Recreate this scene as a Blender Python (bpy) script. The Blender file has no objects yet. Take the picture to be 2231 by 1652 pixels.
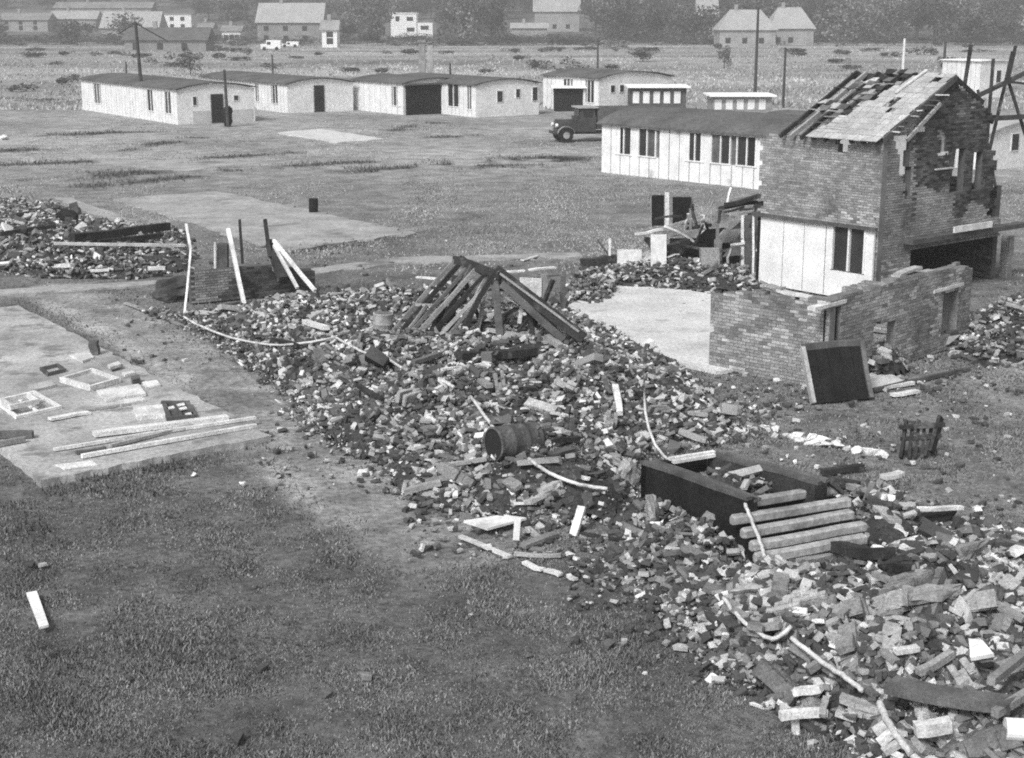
import bpy, bmesh, math, random
import numpy as np
from mathutils import Vector, Matrix, noise as mnoise

random.seed(7)
rng = np.random.default_rng(7)
R = math.radians
sc = bpy.context.scene
C = sc.collection

# ------------------------------------------------------------------ camera, sky, sun, exposure
FPX, PITCH, CAMH = 3250.0, R(13.76), 8.0        # focal length in units of a 2231 px wide picture
SP, CP = math.sin(PITCH), math.cos(PITCH)
cam = bpy.data.cameras.new('camera')
cam_o = bpy.data.objects.new('camera', cam); C.objects.link(cam_o)
cam.sensor_width = 36; cam.lens = 36 * FPX / 2231
cam.clip_start = 0.1; cam.clip_end = 6000
cam_o.location = (0, 0, CAMH); cam_o.rotation_euler = (R(90) - PITCH, 0, 0)
sc.camera = cam_o

SUN_EL, SUN_AZ = R(44), R(-150)                  # direction towards the light; azimuth from +Y to +X
world = bpy.data.worlds.new('World'); sc.world = world; world.use_nodes = True
wn = world.node_tree; wn.nodes.clear()
sky = wn.nodes.new('ShaderNodeTexSky'); sky.sky_type = 'NISHITA'; sky.sun_disc = False
sky.sun_elevation = SUN_EL; sky.sun_rotation = SUN_AZ
sky.dust_density = 5.0; sky.air_density = 2.0
bw = wn.nodes.new('ShaderNodeRGBToBW')            # black-and-white film: a colourless sky
bg = wn.nodes.new('ShaderNodeBackground'); bg.inputs['Strength'].default_value = 0.1
wo = wn.nodes.new('ShaderNodeOutputWorld')
wn.links.new(sky.outputs[0], bw.inputs[0]); wn.links.new(bw.outputs[0], bg.inputs[0]); wn.links.new(bg.outputs[0], wo.inputs[0])

sun = bpy.data.lights.new('sun', 'SUN'); sun.energy = 2.0; sun.angle = R(13); sun.color = (1, 1, 1)
sun_o = bpy.data.objects.new('sun', sun); C.objects.link(sun_o)
sd = Vector((math.sin(SUN_AZ) * math.cos(SUN_EL), math.cos(SUN_AZ) * math.cos(SUN_EL), math.sin(SUN_EL)))
sun_o.rotation_euler = (-sd).to_track_quat('-Z', 'Y').to_euler()
sun_o.location = (0, 0, 60)

sc.view_settings.view_transform = 'Standard'; sc.view_settings.look = 'None'
sc.view_settings.exposure = 0.52; sc.view_settings.gamma = 1.0; sc.view_settings.use_curve_mapping = False
sc.cycles.filter_width = 1.9
sc.cycles.volume_step_rate = 5.0
sc.cycles.max_bounces = 6; sc.cycles.volume_bounces = 0
sc.cycles.use_denoising = False      # keep a little natural grain, as the print has

# ------------------------------------------------------------------ from the photograph to the place
def ray(px, py):
    a = (px - 1115.5) / FPX; b = (826 - py) / FPX
    return (a, CP + b * SP, -SP + b * CP)
def G(px, py, z=0.0):
    d = ray(px, py); t = (z - CAMH) / d[2]
    return Vector((d[0] * t, d[1] * t, z))
def V(px, py, Y):
    d = ray(px, py); t = Y / d[1]
    return Vector((d[0] * t, Y, CAMH + d[2] * t))
def proj(p):
    x, y, z = p; dep = y * CP + (CAMH - z) * SP; up = y * SP + (z - CAMH) * CP
    return 1115.5 + FPX * x / dep, 826 - FPX * up / dep
def zat(p, py):
    """height above point p (on a vertical line) seen at picture row py"""
    b = (826 - py) / FPX
    return (b * (p[1] * CP + CAMH * SP) - p[1] * SP + CAMH * CP) / (CP + b * SP)

def GT(px, py):
    d = ray(px, py)
    for Y in np.arange(150, 1200, 2.0):
        t = Y / d[1]; z = CAMH + d[2] * t
        if z <= max(0, Y - 470) * .062: return Vector((d[0] * t, Y, max(0, Y - 470) * .062))
    return Vector((d[0] * t, Y, z))
_lat = rng.random((256, 256))
def vnoise(x, y, s=1.0, seed=0):
    x = np.asarray(x, float) * s + seed * 17.3; y = np.asarray(y, float) * s + seed * 31.7
    xi = np.floor(x).astype(int); yi = np.floor(y).astype(int)
    fx = x - xi; fy = y - yi
    fx = fx * fx * (3 - 2 * fx); fy = fy * fy * (3 - 2 * fy)
    g = lambda i, j: _lat[i & 255, j & 255]
    return (g(xi, yi) * (1 - fx) + g(xi + 1, yi) * fx) * (1 - fy) + (g(xi, yi + 1) * (1 - fx) + g(xi + 1, yi + 1) * fx) * fy
def fbm(x, y, s=1.0, seed=0, o=4):
    t = 0; a = .5
    for k in range(o):
        t = t + a * vnoise(x, y, s * 2 ** k, seed + k); a *= .5
    return t
def inpoly(x, y, poly):
    x = np.asarray(x, float); y = np.asarray(y, float)
    ins = np.zeros(x.shape, bool); d2 = np.full(x.shape, 1e9)
    n = len(poly)
    for i in range(n):
        x0, y0 = poly[i][:2]; x1, y1 = poly[(i + 1) % n][:2]
        c = ((y0 > y) != (y1 > y)) & (x < (x1 - x0) * (y - y0) / ((y1 - y0) or 1e-9) + x0)
        ins ^= c
        ex, ey = x1 - x0, y1 - y0
        t = np.clip(((x - x0) * ex + (y - y0) * ey) / (ex * ex + ey * ey + 1e-9), 0, 1)
        d2 = np.minimum(d2, (x - x0 - t * ex) ** 2 + (y - y0 - t * ey) ** 2)
    d = np.sqrt(d2)
    return np.where(ins, d, -d)

def gp(pts): return [tuple(G(*p)[:2]) for p in pts]
HEAPS = {   # name: (outline on the ground, crest height, shoulder width)
 'main': (gp([(335, 676), (420, 706), (540, 780), (625, 850), (690, 930), (760, 985), (845, 1010), (865, 1062), (960, 1098), (1100, 1128), (1250, 1140), (1350, 1130), (1385, 1060), (1400, 1000), (1470, 975), (1560, 968), (1612, 940), (1560, 880), (1480, 820), (1390, 770), (1310, 725), (1235, 690), (1060, 680), (850, 672), (720, 672), (600, 684), (490, 697), (400, 694)]), .68, 1.0),
 'near': (gp([(1290, 1240), (1420, 1290), (1500, 1370), (1560, 1440), (1640, 1490), (1730, 1540), (1850, 1610), (1900, 1700), (2300, 1760), (2460, 1500), (2360, 1300), (2200, 1190), (2060, 1170), (1960, 1205), (1890, 1245), (1760, 1268), (1660, 1280), (1570, 1255), (1480, 1215), (1400, 1205)]), .62, .8),
 'left': (gp([(-80, 500), (-10, 455), (130, 462), (260, 505), (405, 520), (410, 590), (300, 606), (100, 604), (-80, 575)]), .42, .6),
 'hut': (gp([(1262, 612), (1345, 585), (1520, 590), (1640, 596), (1660, 632), (1520, 640), (1400, 632), (1300, 628)]), .28, .5),
 'side': (gp([(2060, 760), (2120, 690), (2260, 640), (2330, 680), (2260, 790), (2130, 800)]), .4, .7),
 'pile': (gp([(1885, 815), (1905, 770), (1965, 760), (1975, 812), (1925, 826)]), .45, .3),
 'pitfill': (gp([(1460, 1022, .65), (1560, 1004, .65), (1770, 1058, .65), (1650, 1082, .65), (1560, 1058, .65)]), .4, .12),
 'pitfoot': (gp([(1330, 1140), (1400, 1085), (1480, 1130), (1540, 1165), (1590, 1185), (1620, 1225), (1540, 1230), (1420, 1200)]), .25, .4),
 'end': (gp([(1850, 1090), (1900, 1070), (1990, 1100), (2020, 1150), (1960, 1190), (1900, 1190)]), .25, .4),
 'drive': (gp([(1235, 660), (1240, 620), (1310, 606), (1350, 640), (1300, 668)]), .4, .5),
}
def hz(x, y):
    x = np.asarray(x, float); y = np.asarray(y, float); h = np.zeros(x.shape)
    for k, (poly, hm, w) in HEAPS.items():
        d = inpoly(x, y, poly)
        n = fbm(x, y, .9, 3, 4)
        h = np.maximum(h, np.where(d > 0, hm * (1 - np.exp(-d / w)) * np.clip(.1 + 1.9 * n, .15, 1.6), 0))
    q_ = G(965, 765); h = h * (1 - .8 * np.exp(-((x - q_.x) / 2.9) ** 2 - ((y - q_.y) / 1.5) ** 2))
    return h
def S(px, py, off=0.0):
    z = 0.0
    for _ in range(8):
        p = G(px, py, z + off); h_ = float(hz(p.x, p.y)); z = .5 * z + .5 * (h_ + .11 * min(1.0, h_ / .15))
    return G(px, py, z + off)

# ------------------------------------------------------------------ materials (grey: the film is black and white)
def nd(t, k, **kw):
    n = t.nodes.new(k)
    for a, b in kw.items(): setattr(n, a, b)
    return n
def mathn(t, op, a, b=None, clamp=False):
    n = nd(t, 'ShaderNodeMath', operation=op); n.use_clamp = clamp
    for i, v in enumerate((a, b)):
        if v is None: continue
        if isinstance(v, (int, float)): n.inputs[i].default_value = v
        else: t.links.new(v, n.inputs[i])
    return n.outputs[0]
def noise(t, vec, s, d=5, r=.6):
    n = nd(t, 'ShaderNodeTexNoise'); n.inputs['Scale'].default_value = s; n.inputs['Detail'].default_value = d; n.inputs['Roughness'].default_value = r
    t.links.new(vec, n.inputs['Vector']); return n.outputs[0]
def M(name, v, c=.3, s=3.0, fine=.25, fs=45.0, rough=.9, bump=.25, bs=30.0, island=0.0, orand=0.0, stretch=None, stain=None, tone=False, spec=.2, local=False):
    """grey surface: v albedo, c slow blotches, fine close grain, island/orand tone per piece, stain=(value, scale, threshold)"""
    m = bpy.data.materials.new(name); m.use_nodes = True; t = m.node_tree
    b = t.nodes['Principled BSDF']; b.inputs['Roughness'].default_value = rough; b.inputs['Specular IOR Level'].default_value = spec
    if local: vec = nd(t, 'ShaderNodeTexCoord').outputs['Object']
    else: vec = nd(t, 'ShaderNodeNewGeometry').outputs['Position']
    if stretch:
        mp = nd(t, 'ShaderNodeMapping'); mp.inputs['Scale'].default_value = stretch; t.links.new(vec, mp.inputs[0]); vec = mp.outputs[0]
    if tone:
        at = nd(t, 'ShaderNodeAttribute'); at.attribute_name = 'tone'; base = at.outputs['Fac']
    else: base = v
    def mod(base, src, amt):
        k = mathn(t, 'MULTIPLY_ADD', src, 2 * amt)
        k.node.inputs[2].default_value = 1 - amt
        return mathn(t, 'MULTIPLY', k, base)
    n1 = noise(t, vec, s); n2 = noise(t, vec, fs, 4, .7)
    st1 = nd(t, 'ShaderNodeMapRange'); st1.inputs[1].default_value = .3; st1.inputs[2].default_value = .7; t.links.new(n1, st1.inputs[0])
    st2 = nd(t, 'ShaderNodeMapRange'); st2.inputs[1].default_value = .3; st2.inputs[2].default_value = .7; t.links.new(n2, st2.inputs[0])
    base = mod(base, st1.outputs[0], c); base = mod(base, st2.outputs[0], fine)
    if island >= 1:
        pw_ = mathn(t, 'POWER', nd(t, 'ShaderNodeNewGeometry').outputs['Random Per Island'], 3.2)
        k_ = mathn(t, 'MULTIPLY_ADD', pw_, 3.0); k_.node.inputs[2].default_value = .3; base = mathn(t, 'MULTIPLY', k_, base)
    elif island: base = mod(base, nd(t, 'ShaderNodeNewGeometry').outputs['Random Per Island'], island)
    if orand: base = mod(base, nd(t, 'ShaderNodeObjectInfo').outputs['Random'], orand)
    if stain:
        ns = noise(t, vec, stain[1], 6, .65)
        mr = nd(t, 'ShaderNodeMapRange'); mr.inputs[1].default_value = stain[2]; mr.inputs[2].default_value = stain[2] + .12; t.links.new(ns, mr.inputs[0])
        mx = nd(t, 'ShaderNodeMix'); mx.data_type = 'FLOAT'
        t.links.new(mr.outputs[0], mx.inputs[0]); t.links.new(base, mx.inputs[2]); mx.inputs[3].default_value = stain[0]
        base = mx.outputs[0]
    base = mathn(t, 'MAXIMUM', base, .008)
    cc = nd(t, 'ShaderNodeCombineColor')
    for i in range(3): t.links.new(base, cc.inputs[i])
    t.links.new(cc.outputs[0], b.inputs['Base Color'])
    if bump:
        bn = nd(t, 'ShaderNodeBump'); bn.inputs['Strength'].default_value = bump; bn.inputs['Distance'].default_value = .03
        nb = noise(t, vec, bs, 5, .7); t.links.new(nb, bn.inputs['Height']); t.links.new(bn.outputs[0], b.inputs['Normal'])
    return m
MT = dict(
 ground=M('turf', .1, c=.42, s=.9, fine=.5, fs=7.0, bump=.9, bs=9, tone=True),
 blade=M('grass_blade', .17, c=.4, s=.8, fine=.1, bump=0, island=.65),
 fieldblade=M('field_grass_blade', .29, c=.35, s=.15, fine=.1, bump=0, island=.4),
 meadowblade=M('meadow_grass_blade', .36, c=.45, s=.03, fine=.1, bump=0, island=.45),
 reed=M('dark_tuft', .06, c=.3, s=.8, fine=.1, bump=0, island=.6),
 conc=M('weathered_concrete', .38, c=.35, s=.45, fine=.4, fs=11, bump=.4, bs=12, stain=(.19, 1.3, .52)),
 concpale=M('pale_concrete', .58, c=.2, s=.6, fine=.3, fs=12, bump=.3, bs=14, stain=(.36, 1.1, .58)),
 concold=M('overgrown_concrete', .34, c=.25, s=.8, fine=.35, fs=8, bump=.3, bs=9, stain=(.16, .5, .55)),
 earth=M('rubble_earth', .05, c=.5, s=1.4, fine=.6, fs=22, bump=.9, bs=20),
 rub=M('broken_brick', .21, c=.3, s=1.2, fine=.35, fs=40, island=1, bump=.4, bs=40),
 chunkm=M('mortared_masonry', .27, c=.35, s=4, fine=.4, fs=30, orand=.5, bump=.6, bs=18),
 brickobj=M('loose_brick', .27, c=.3, s=5, fine=.3, fs=50, orand=.8, bump=.4, bs=40),
 brick=M('wall_brick', .25, c=.45, s=.7, fine=.5, fs=22, island=.3, bump=.4, bs=40, stain=(.42, 2.2, .62)),
 brickin=M('wall_brick_single', .25, c=.45, s=.7, fine=.5, fs=22, orand=.3, bump=.4, bs=40),
 brickpale=M('pale_wall_brick', .31, c=.35, s=1.2, fine=.35, fs=30, island=.55, bump=.4, bs=40, stain=(.5, 1.6, .6)),
 soot_shade=M('sooty_shaded_brick', .075, c=.5, s=.9, fine=.3, fs=30, island=.6, bump=.4, bs=40, stain=(.13, 1.2, .6)),
 mortar=M('mortar', .17, c=.4, s=1.0, fine=.3, fs=30, bump=.3),
 mortardark=M('sooty_mortar', .1, c=.4, s=1.0, fine=.3, fs=30, bump=.3),
 white=M('white_paint', .74, c=.12, s=1.2, fine=.16, fs=14, bump=.08, stain=(.46, 1.4, .6)),
 render=M('white_render', .72, c=.14, s=.8, fine=.22, fs=6, bump=.2, bs=6, stain=(.48, .8, .6)),
 blockwk=M('bare_blockwork', .48, c=.15, s=1.0, fine=.2, fs=7, bump=.2),
 felt=M('roof_felt', .11, c=.35, s=.35, fine=.35, fs=6, bump=.3, bs=8, stain=(.14, .5, .58)),
 dark=M('dark_interior', .02, c=.3, s=1, fine=.2, bump=0),
 glass=M('grimy_glass', .03, c=.4, s=1.5, fine=.2, rough=.25, bump=0, spec=.5),
 char=M('charred_timber', .04, c=.5, s=1.5, fine=.5, fs=25, bump=.5, bs=25, stain=(.16, 2.2, .58)),
 tar=M('tarred_board', .014, c=.4, s=2.0, fine=.5, fs=20, bump=.3, bs=25),
 wood=M('weathered_timber', .3, c=.3, s=2, fine=.35, fs=25, bump=.4, bs=30, orand=.3),
 woodpale=M('pale_timber', .66, c=.3, s=2.5, fine=.4, fs=25, bump=.25, bs=30, orand=.15),
 wooddark=M('dark_timber', .11, c=.4, s=2, fine=.35, fs=25, bump=.4, bs=30, orand=.3),
 cable=M('white_cable', .55, c=.3, s=3, fine=.35, bump=.2, stain=(.25, 3.5, .58)),
 rust=M('rusty_drum', .08, c=.5, s=3.5, fine=.4, fs=30, rough=.75, bump=.4, stain=(.19, 3, .58)),
 metal=M('truck_paint', .05, c=.4, s=1.2, fine=.2, rough=.5, bump=0, spec=.4),
 tyre=M('rubber', .02, c=.2, s=3, fine=.2, bump=.1),
 tile=M('roof_sheet', .42, c=.2, s=1.6, fine=.4, fs=20, orand=.16, bump=.3, bs=25),
 farroof=M('far_roof', .26, c=.2, s=.3, fine=.25, fs=1.5, bump=.2, bs=2),
 farpale=M('far_pale_roof', .4, c=.12, s=.3, fine=.15, fs=1.5, bump=.2, bs=2),
 fardark=M('far_dark_roof', .12, c=.2, s=.3, fine=.25, fs=1.5, bump=.2, bs=2),
 farwall=M('far_wall', .34, c=.2, s=.3, fine=.2, fs=2, bump=0),
 farwhite=M('far_white_wall', .9, c=.05, s=.3, fine=.05, fs=2, bump=0),
 leaf=M('leaf', .085, c=.35, s=.15, fine=.2, fs=2, island=.65, orand=.3, bump=0),
 leafpale=M('leaf_pale', .19, c=.35, s=.15, fine=.2, fs=2, island=.65, orand=.3, bump=0),
 bark=M('bark', .06, c=.3, s=2, bump=.3),
)

# ------------------------------------------------------------------ mesh helpers
ROOT = {}
def mesh_np(name, v, f, mat, smooth=False):
    me = bpy.data.meshes.new(name)
    v = np.asarray(v, np.float32).reshape(-1, 3)
    if isinstance(f, np.ndarray):
        n, k = f.shape
        me.vertices.add(len(v)); me.vertices.foreach_set('co', v.ravel())
        me.loops.add(n * k); me.loops.foreach_set('vertex_index', f.astype(np.int32).ravel())
        me.polygons.add(n); me.polygons.foreach_set('loop_start', np.arange(0, n * k, k, dtype=np.int32))
        me.polygons.foreach_set('loop_total', np.full(n, k, np.int32))
        me.update(calc_edges=True)
    else:
        me.from_pydata([tuple(map(float, a)) for a in v], [], f); me.update()
    me.materials.append(MT[mat] if isinstance(mat, str) else mat)
    me.polygons.foreach_set('use_smooth', [bool(smooth)] * len(me.polygons))
    return me
def thing(name, label, cat, loc, group=None, kind=None):
    o = bpy.data.objects.new(name, None); C.objects.link(o); o.location = loc; o.empty_display_size = .2
    o['label'] = label; o['category'] = cat
    if group: o['group'] = group
    if kind: o['kind'] = kind
    ROOT[o] = Vector(loc); return o
def tag(o, label, cat=None, group=None, kind=None):
    o['label'] = label
    if cat: o['category'] = cat
    if group: o['group'] = group
    if kind: o['kind'] = kind
    return o
def put(name, me, parent=None, loc=None):
    o = bpy.data.objects.new(name, me); C.objects.link(o)
    if parent is not None: o.parent = parent
    if loc is not None: o.location = loc
    return o
class MB:
    def __init__(s): s.v = []; s.f = []
    def add(s, vs, fs):
        b = len(s.v); s.v += [tuple(p) for p in vs]; s.f += [tuple(b + i for i in q) for q in fs]; return s
    def box(s, c, size, rot=None, jit=0.0):
        hx, hy, hz_ = size[0] / 2, size[1] / 2, size[2] / 2; vs = []
        for dz in (-1, 1):
            for dx, dy in ((-1, -1), (1, -1), (1, 1), (-1, 1)):
                p = Vector((dx * hx, dy * hy, dz * hz_)) + (Vector((random.uniform(-jit, jit), random.uniform(-jit, jit), random.uniform(-jit, jit))) if jit else Vector())
                vs.append((rot @ p if rot else p) + Vector(c))
        return s.add(vs, BOXF)
    def beam(s, p0, p1, w, h, jit=.0, roll=0.0, taper=1.0):
        p0 = Vector(p0); p1 = Vector(p1); d = (p1 - p0).normalized()
        up = Vector((0, 0, 1)) if abs(d.z) < .95 else Vector((0, 1, 0))
        x = d.cross(up).normalized(); z = x.cross(d)
        if roll: q = Matrix.Rotation(roll, 3, d); x = q @ x; z = q @ z
        vs = []
        n = 4
        for k in range(n):
            p = p0.lerp(p1, k / (n - 1)) + (x * random.uniform(-jit, jit) + z * random.uniform(-jit, jit))
            g = 1 + (taper - 1) * k / (n - 1)
            for a, b in ((-1, -1), (1, -1), (1, 1), (-1, 1)): vs.append(p + x * a * w / 2 * g + z * b * h / 2 * g)
        fs = [(3, 2, 1, 0), tuple(4 * (n - 1) + i for i in range(4))]
        for k in range(n - 1):
            for i in range(4): fs.append((4 * k + i, 4 * k + (i + 1) % 4, 4 * k + 4 + (i + 1) % 4, 4 * k + 4 + i))
        return s.add(vs, fs)
    def tube(s, pts, r, n=7, taper=1.0):
        pts = [Vector(p) for p in pts]; vs = []; L = len(pts)
        for k, p in enumerate(pts):
            d = (pts[min(k + 1, L - 1)] - pts[max(k - 1, 0)]).normalized()
            up = Vector((0, 0, 1)) if abs(d.z) < .95 else Vector((0, 1, 0))
            x = d.cross(up).normalized(); z = x.cross(d); g = r * (1 + (taper - 1) * k / (L - 1))
            for i in range(n):
                a = 2 * math.pi * i / n; vs.append(p + x * math.cos(a) * g + z * math.sin(a) * g)
        fs = [tuple(range(n))[::-1], tuple((L - 1) * n + i for i in range(n))]
        for k in range(L - 1):
            for i in range(n): fs.append((k * n + i, k * n + (i + 1) % n, k * n + n + (i + 1) % n, k * n + n + i))
        return s.add(vs, fs)
    def prism(s, poly, z0, z1):
        n = len(poly); a = sum(poly[i][0] * poly[(i + 1) % n][1] - poly[(i + 1) % n][0] * poly[i][1] for i in range(n))
        if a < 0: poly = poly[::-1]
        vs = [(p[0], p[1], z0) for p in poly] + [(p[0], p[1], z1 + (p[2] if len(p) > 2 else 0)) for p in poly]
        fs = [tuple(range(n))[::-1], tuple(range(n, 2 * n))] + [(i, (i + 1) % n, n + (i + 1) % n, n + i) for i in range(n)]
        return s.add(vs, fs)
    def slabq(s, q, t):
        """four corner points (top face) with thickness t below"""
        q = [Vector(p) for p in q]; nrm = (q[1] - q[0]).cross(q[3] - q[0]).normalized()
        if nrm.z < 0: nrm = -nrm
        vs = q + [p - nrm * t for p in q]
        return s.add(vs, [(0, 1, 2, 3), (7, 6, 5, 4)] + [(i, 4 + i, 4 + (i + 1) % 4, (i + 1) % 4) for i in range(4)])
    def build(s, name, mat, parent=None, smooth=False):
        v = np.array(s.v, float)
        if parent is not None:
            r = parent
            while r.parent is not None: r = r.parent
            o = put(name, mesh_np(name, v - np.array(ROOT[r]), s.f, mat, smooth), parent)
        else:
            loc = Vector((v[:, 0].mean(), v[:, 1].mean(), v[:, 2].min()))
            o = put(name, mesh_np(name, v - np.array(loc), s.f, mat, smooth), None, loc)
        fixn(o.data); return o
BOXF = [(3, 2, 1, 0), (4, 5, 6, 7), (0, 1, 5, 4), (1, 2, 6, 5), (2, 3, 7, 6), (3, 0, 4, 7)]
def fixn(me):
    if len(me.polygons) > 4000: return
    bm = bmesh.new(); bm.from_mesh(me); bmesh.ops.recalc_face_normals(bm, faces=bm.faces); bm.to_mesh(me); bm.free()
def rotm(N, tilt):
    """N random rotations: any heading, tilt limited"""
    a = rng.random(N) * 2 * np.pi; t = rng.normal(0, tilt, N); r = rng.normal(0, tilt, N)
    ca, sa, ct, st, cr, sr = np.cos(a), np.sin(a), np.cos(t), np.sin(t), np.cos(r), np.sin(r)
    Z = np.zeros(N); O = np.ones(N)
    Rz = np.stack([np.stack([ca, -sa, Z], 1), np.stack([sa, ca, Z], 1), np.stack([Z, Z, O], 1)], 1)
    Rx = np.stack([np.stack([O, Z, Z], 1), np.stack([Z, ct, -st], 1), np.stack([Z, st, ct], 1)], 1)
    Ry = np.stack([np.stack([cr, Z, sr], 1), np.stack([Z, O, Z], 1), np.stack([-sr, Z, cr], 1)], 1)
    return Rz @ Rx @ Ry
def variants(n, chip, pts=14):
    out = []
    for k in range(n):
        bm = bmesh.new()
        if chip == 0:
            for dx in (-1, 1):
                for dy in (-1, 1):
                    for dz in (-1, 1): bm.verts.new((dx * .5 + random.uniform(-.05, .05), dy * .5 + random.uniform(-.06, .06), dz * .5 + random.uniform(-.08, .08)))
            if random.random() < .6: bm.verts.new((random.choice((-.5, .5)) * 1.12, random.uniform(-.3, .3), random.uniform(-.3, .3)))
        else:
            for i in range(pts):
                p = Vector((random.gauss(0, 1), random.gauss(0, 1), random.gauss(0, 1))).normalized()
                m = max(abs(p.x), abs(p.y), abs(p.z)); p = p * .5 / (m ** .6); p *= random.uniform(.8, 1.1)
                bm.verts.new(p)
        bmesh.ops.convex_hull(bm, input=bm.verts); bmesh.ops.delete(bm, geom=[v for v in bm.verts if not v.link_faces], context='VERTS')
        bmesh.ops.triangulate(bm, faces=bm.faces); bm.verts.index_update()
        out.append((np.array([v.co for v in bm.verts]), np.array([[v.index for v in f.verts] for f in bm.faces]))); bm.free()
    return out
def broken(n):
    out = []
    for k in range(n):
        bm = bmesh.new(); cut = random.uniform(-.15, .5); sk = random.uniform(-.3, .3)
        for dx in (-1, 1):
            for dy in (-1, 1):
                for dz in (-1, 1):
                    x = dx * .5
                    if dx > 0: x = min(.62, cut + sk * dy * .6 + random.uniform(-.15, .15))
                    bm.verts.new((x + random.uniform(-.06, .06), dy * .5 * random.uniform(.7, 1.05), dz * .5 * random.uniform(.65, 1.05)))
        if random.random() < .5: bm.verts.new((random.uniform(-.2, .3), random.uniform(-.3, .3), random.choice((-.66, .66))))
        bmesh.ops.convex_hull(bm, input=bm.verts); bmesh.ops.delete(bm, geom=[v for v in bm.verts if not v.link_faces], context='VERTS')
        bmesh.ops.triangulate(bm, faces=bm.faces); bm.verts.index_update()
        out.append((np.array([v.co for v in bm.verts]), np.array([[v.index for v in f.verts] for f in bm.faces]))); bm.free()
    return out
BRK = variants(8, 0); CHK = broken(16)
def scatter_mesh(pos, size, rot, shapes):
    vs, fs, b = [], [], 0; idx = rng.integers(0, len(shapes), len(pos))
    for k, (sv, sf) in enumerate(shapes):
        m = idx == k; n = m.sum()
        if not n: continue
        v = np.einsum('nij,nvj->nvi', rot[m], sv[None] * size[m][:, None, :]) + pos[m][:, None, :]
        f = sf[None] + (np.arange(n) * len(sv))[:, None, None] + b
        vs.append(v.reshape(-1, 3)); fs.append(f.reshape(-1, 3)); b += n * len(sv)
    return np.concatenate(vs), np.concatenate(fs)
def boxes_np(cen, half, rot=None):
    c = np.array([(-1, -1, -1), (1, -1, -1), (1, 1, -1), (-1, 1, -1), (-1, -1, 1), (1, -1, 1), (1, 1, 1), (-1, 1, 1)], float)
    v = c[None] * half[:, None, :]
    if rot is not None: v = np.einsum('ij,nvj->nvi', rot, v)
    v = v + cen[:, None, :]
    f = np.array(BOXF)[None] + (np.arange(len(cen)) * 8)[:, None, None]
    return v.reshape(-1, 3), f.reshape(-1, 4)

# ------------------------------------------------------------------ ground
def spaced(stops):
    out = []
    for a, b, n in stops: out += list(np.linspace(a, b, n, endpoint=False))
    return np.array(out + [stops[-1][1]])
gx = spaced([(-1400, -300, 12), (-300, -60, 24), (-60, -16, 70), (-16, 16, 130), (16, 60, 60), (60, 300, 24), (300, 1400, 12)])
gy = spaced([(-40, 12, 14), (12, 44, 150), (44, 130, 200), (130, 500, 60), (500, 1500, 30)])
XX, YY = np.meshgrid(gx, gy)
def ground_z(x, y):
    far = np.maximum(0, y - 470) * .062
    near = np.clip((70 - y) / 30, 0, 1)
    roll = (fbm(x, y, .5, 11, 3) - .45) * .14 * near
    return far + np.where(hz(x, y) > 0.02, -.06, roll - .03 * near)
SLABS = {
 'left_floor': None,
}
A_ = G(590, 958); B_ = G(90, 1057); u_ = (G(40, 672) - A_); u_.z = 0
SLAB1 = [tuple(A_[:2]), tuple(B_[:2]), tuple((B_ + u_)[:2]), tuple((A_ + u_)[:2])]
SLAB2 = gp([(604, 291), (700, 283), (840, 305), (735, 313)])
SLAB3 = gp([(245, 436), (470, 419), (690, 462), (906, 511), (760, 530), (625, 549), (430, 492)])
SLAB4 = gp([(1130, 700), (1235, 672), (1320, 640), (1290, 606), (1400, 612), (1545, 645), (1700, 690), (1760, 800), (1560, 815), (1430, 785)])
TRACK = [G(*p) for p in ((120, 630), (280, 710), (430, 800), (560, 890), (660, 985), (790, 1090), (980, 1180))]
def linedist(x, y, pts):
    d2 = np.full(x.shape, 1e9)
    for a, b in zip(pts[:-1], pts[1:]):
        ex, ey = b.x - a.x, b.y - a.y; t = np.clip(((x - a.x) * ex + (y - a.y) * ey) / (ex * ex + ey * ey), 0, 1)
        d2 = np.minimum(d2, (x - a.x - t * ex) ** 2 + (y - a.y - t * ey) ** 2)
    return np.sqrt(d2)
DITCH = [((780, 374), (1240, 345), 2.99), ((1000, 362), (1240, 345), 3.22), ((480, 372), (800, 352), 1.61), ((90, 390), (330, 376), 2.76), ((110, 296), (380, 283), 2.53), ((620, 549), (900, 516), 0.8), ((0, 215), (180, 221), 3.68), ((160, 410), (420, 385), 1.61), ((240, 330), (430, 300), 1.61), ((0, 330), (120, 322), 2.3), ((860, 285), (960, 268), 2.07), ((940, 300), (1040, 295), 1.61), ((400, 350), (640, 332), 1.38), ((0, 360), (200, 352), 1.84)]
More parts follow.
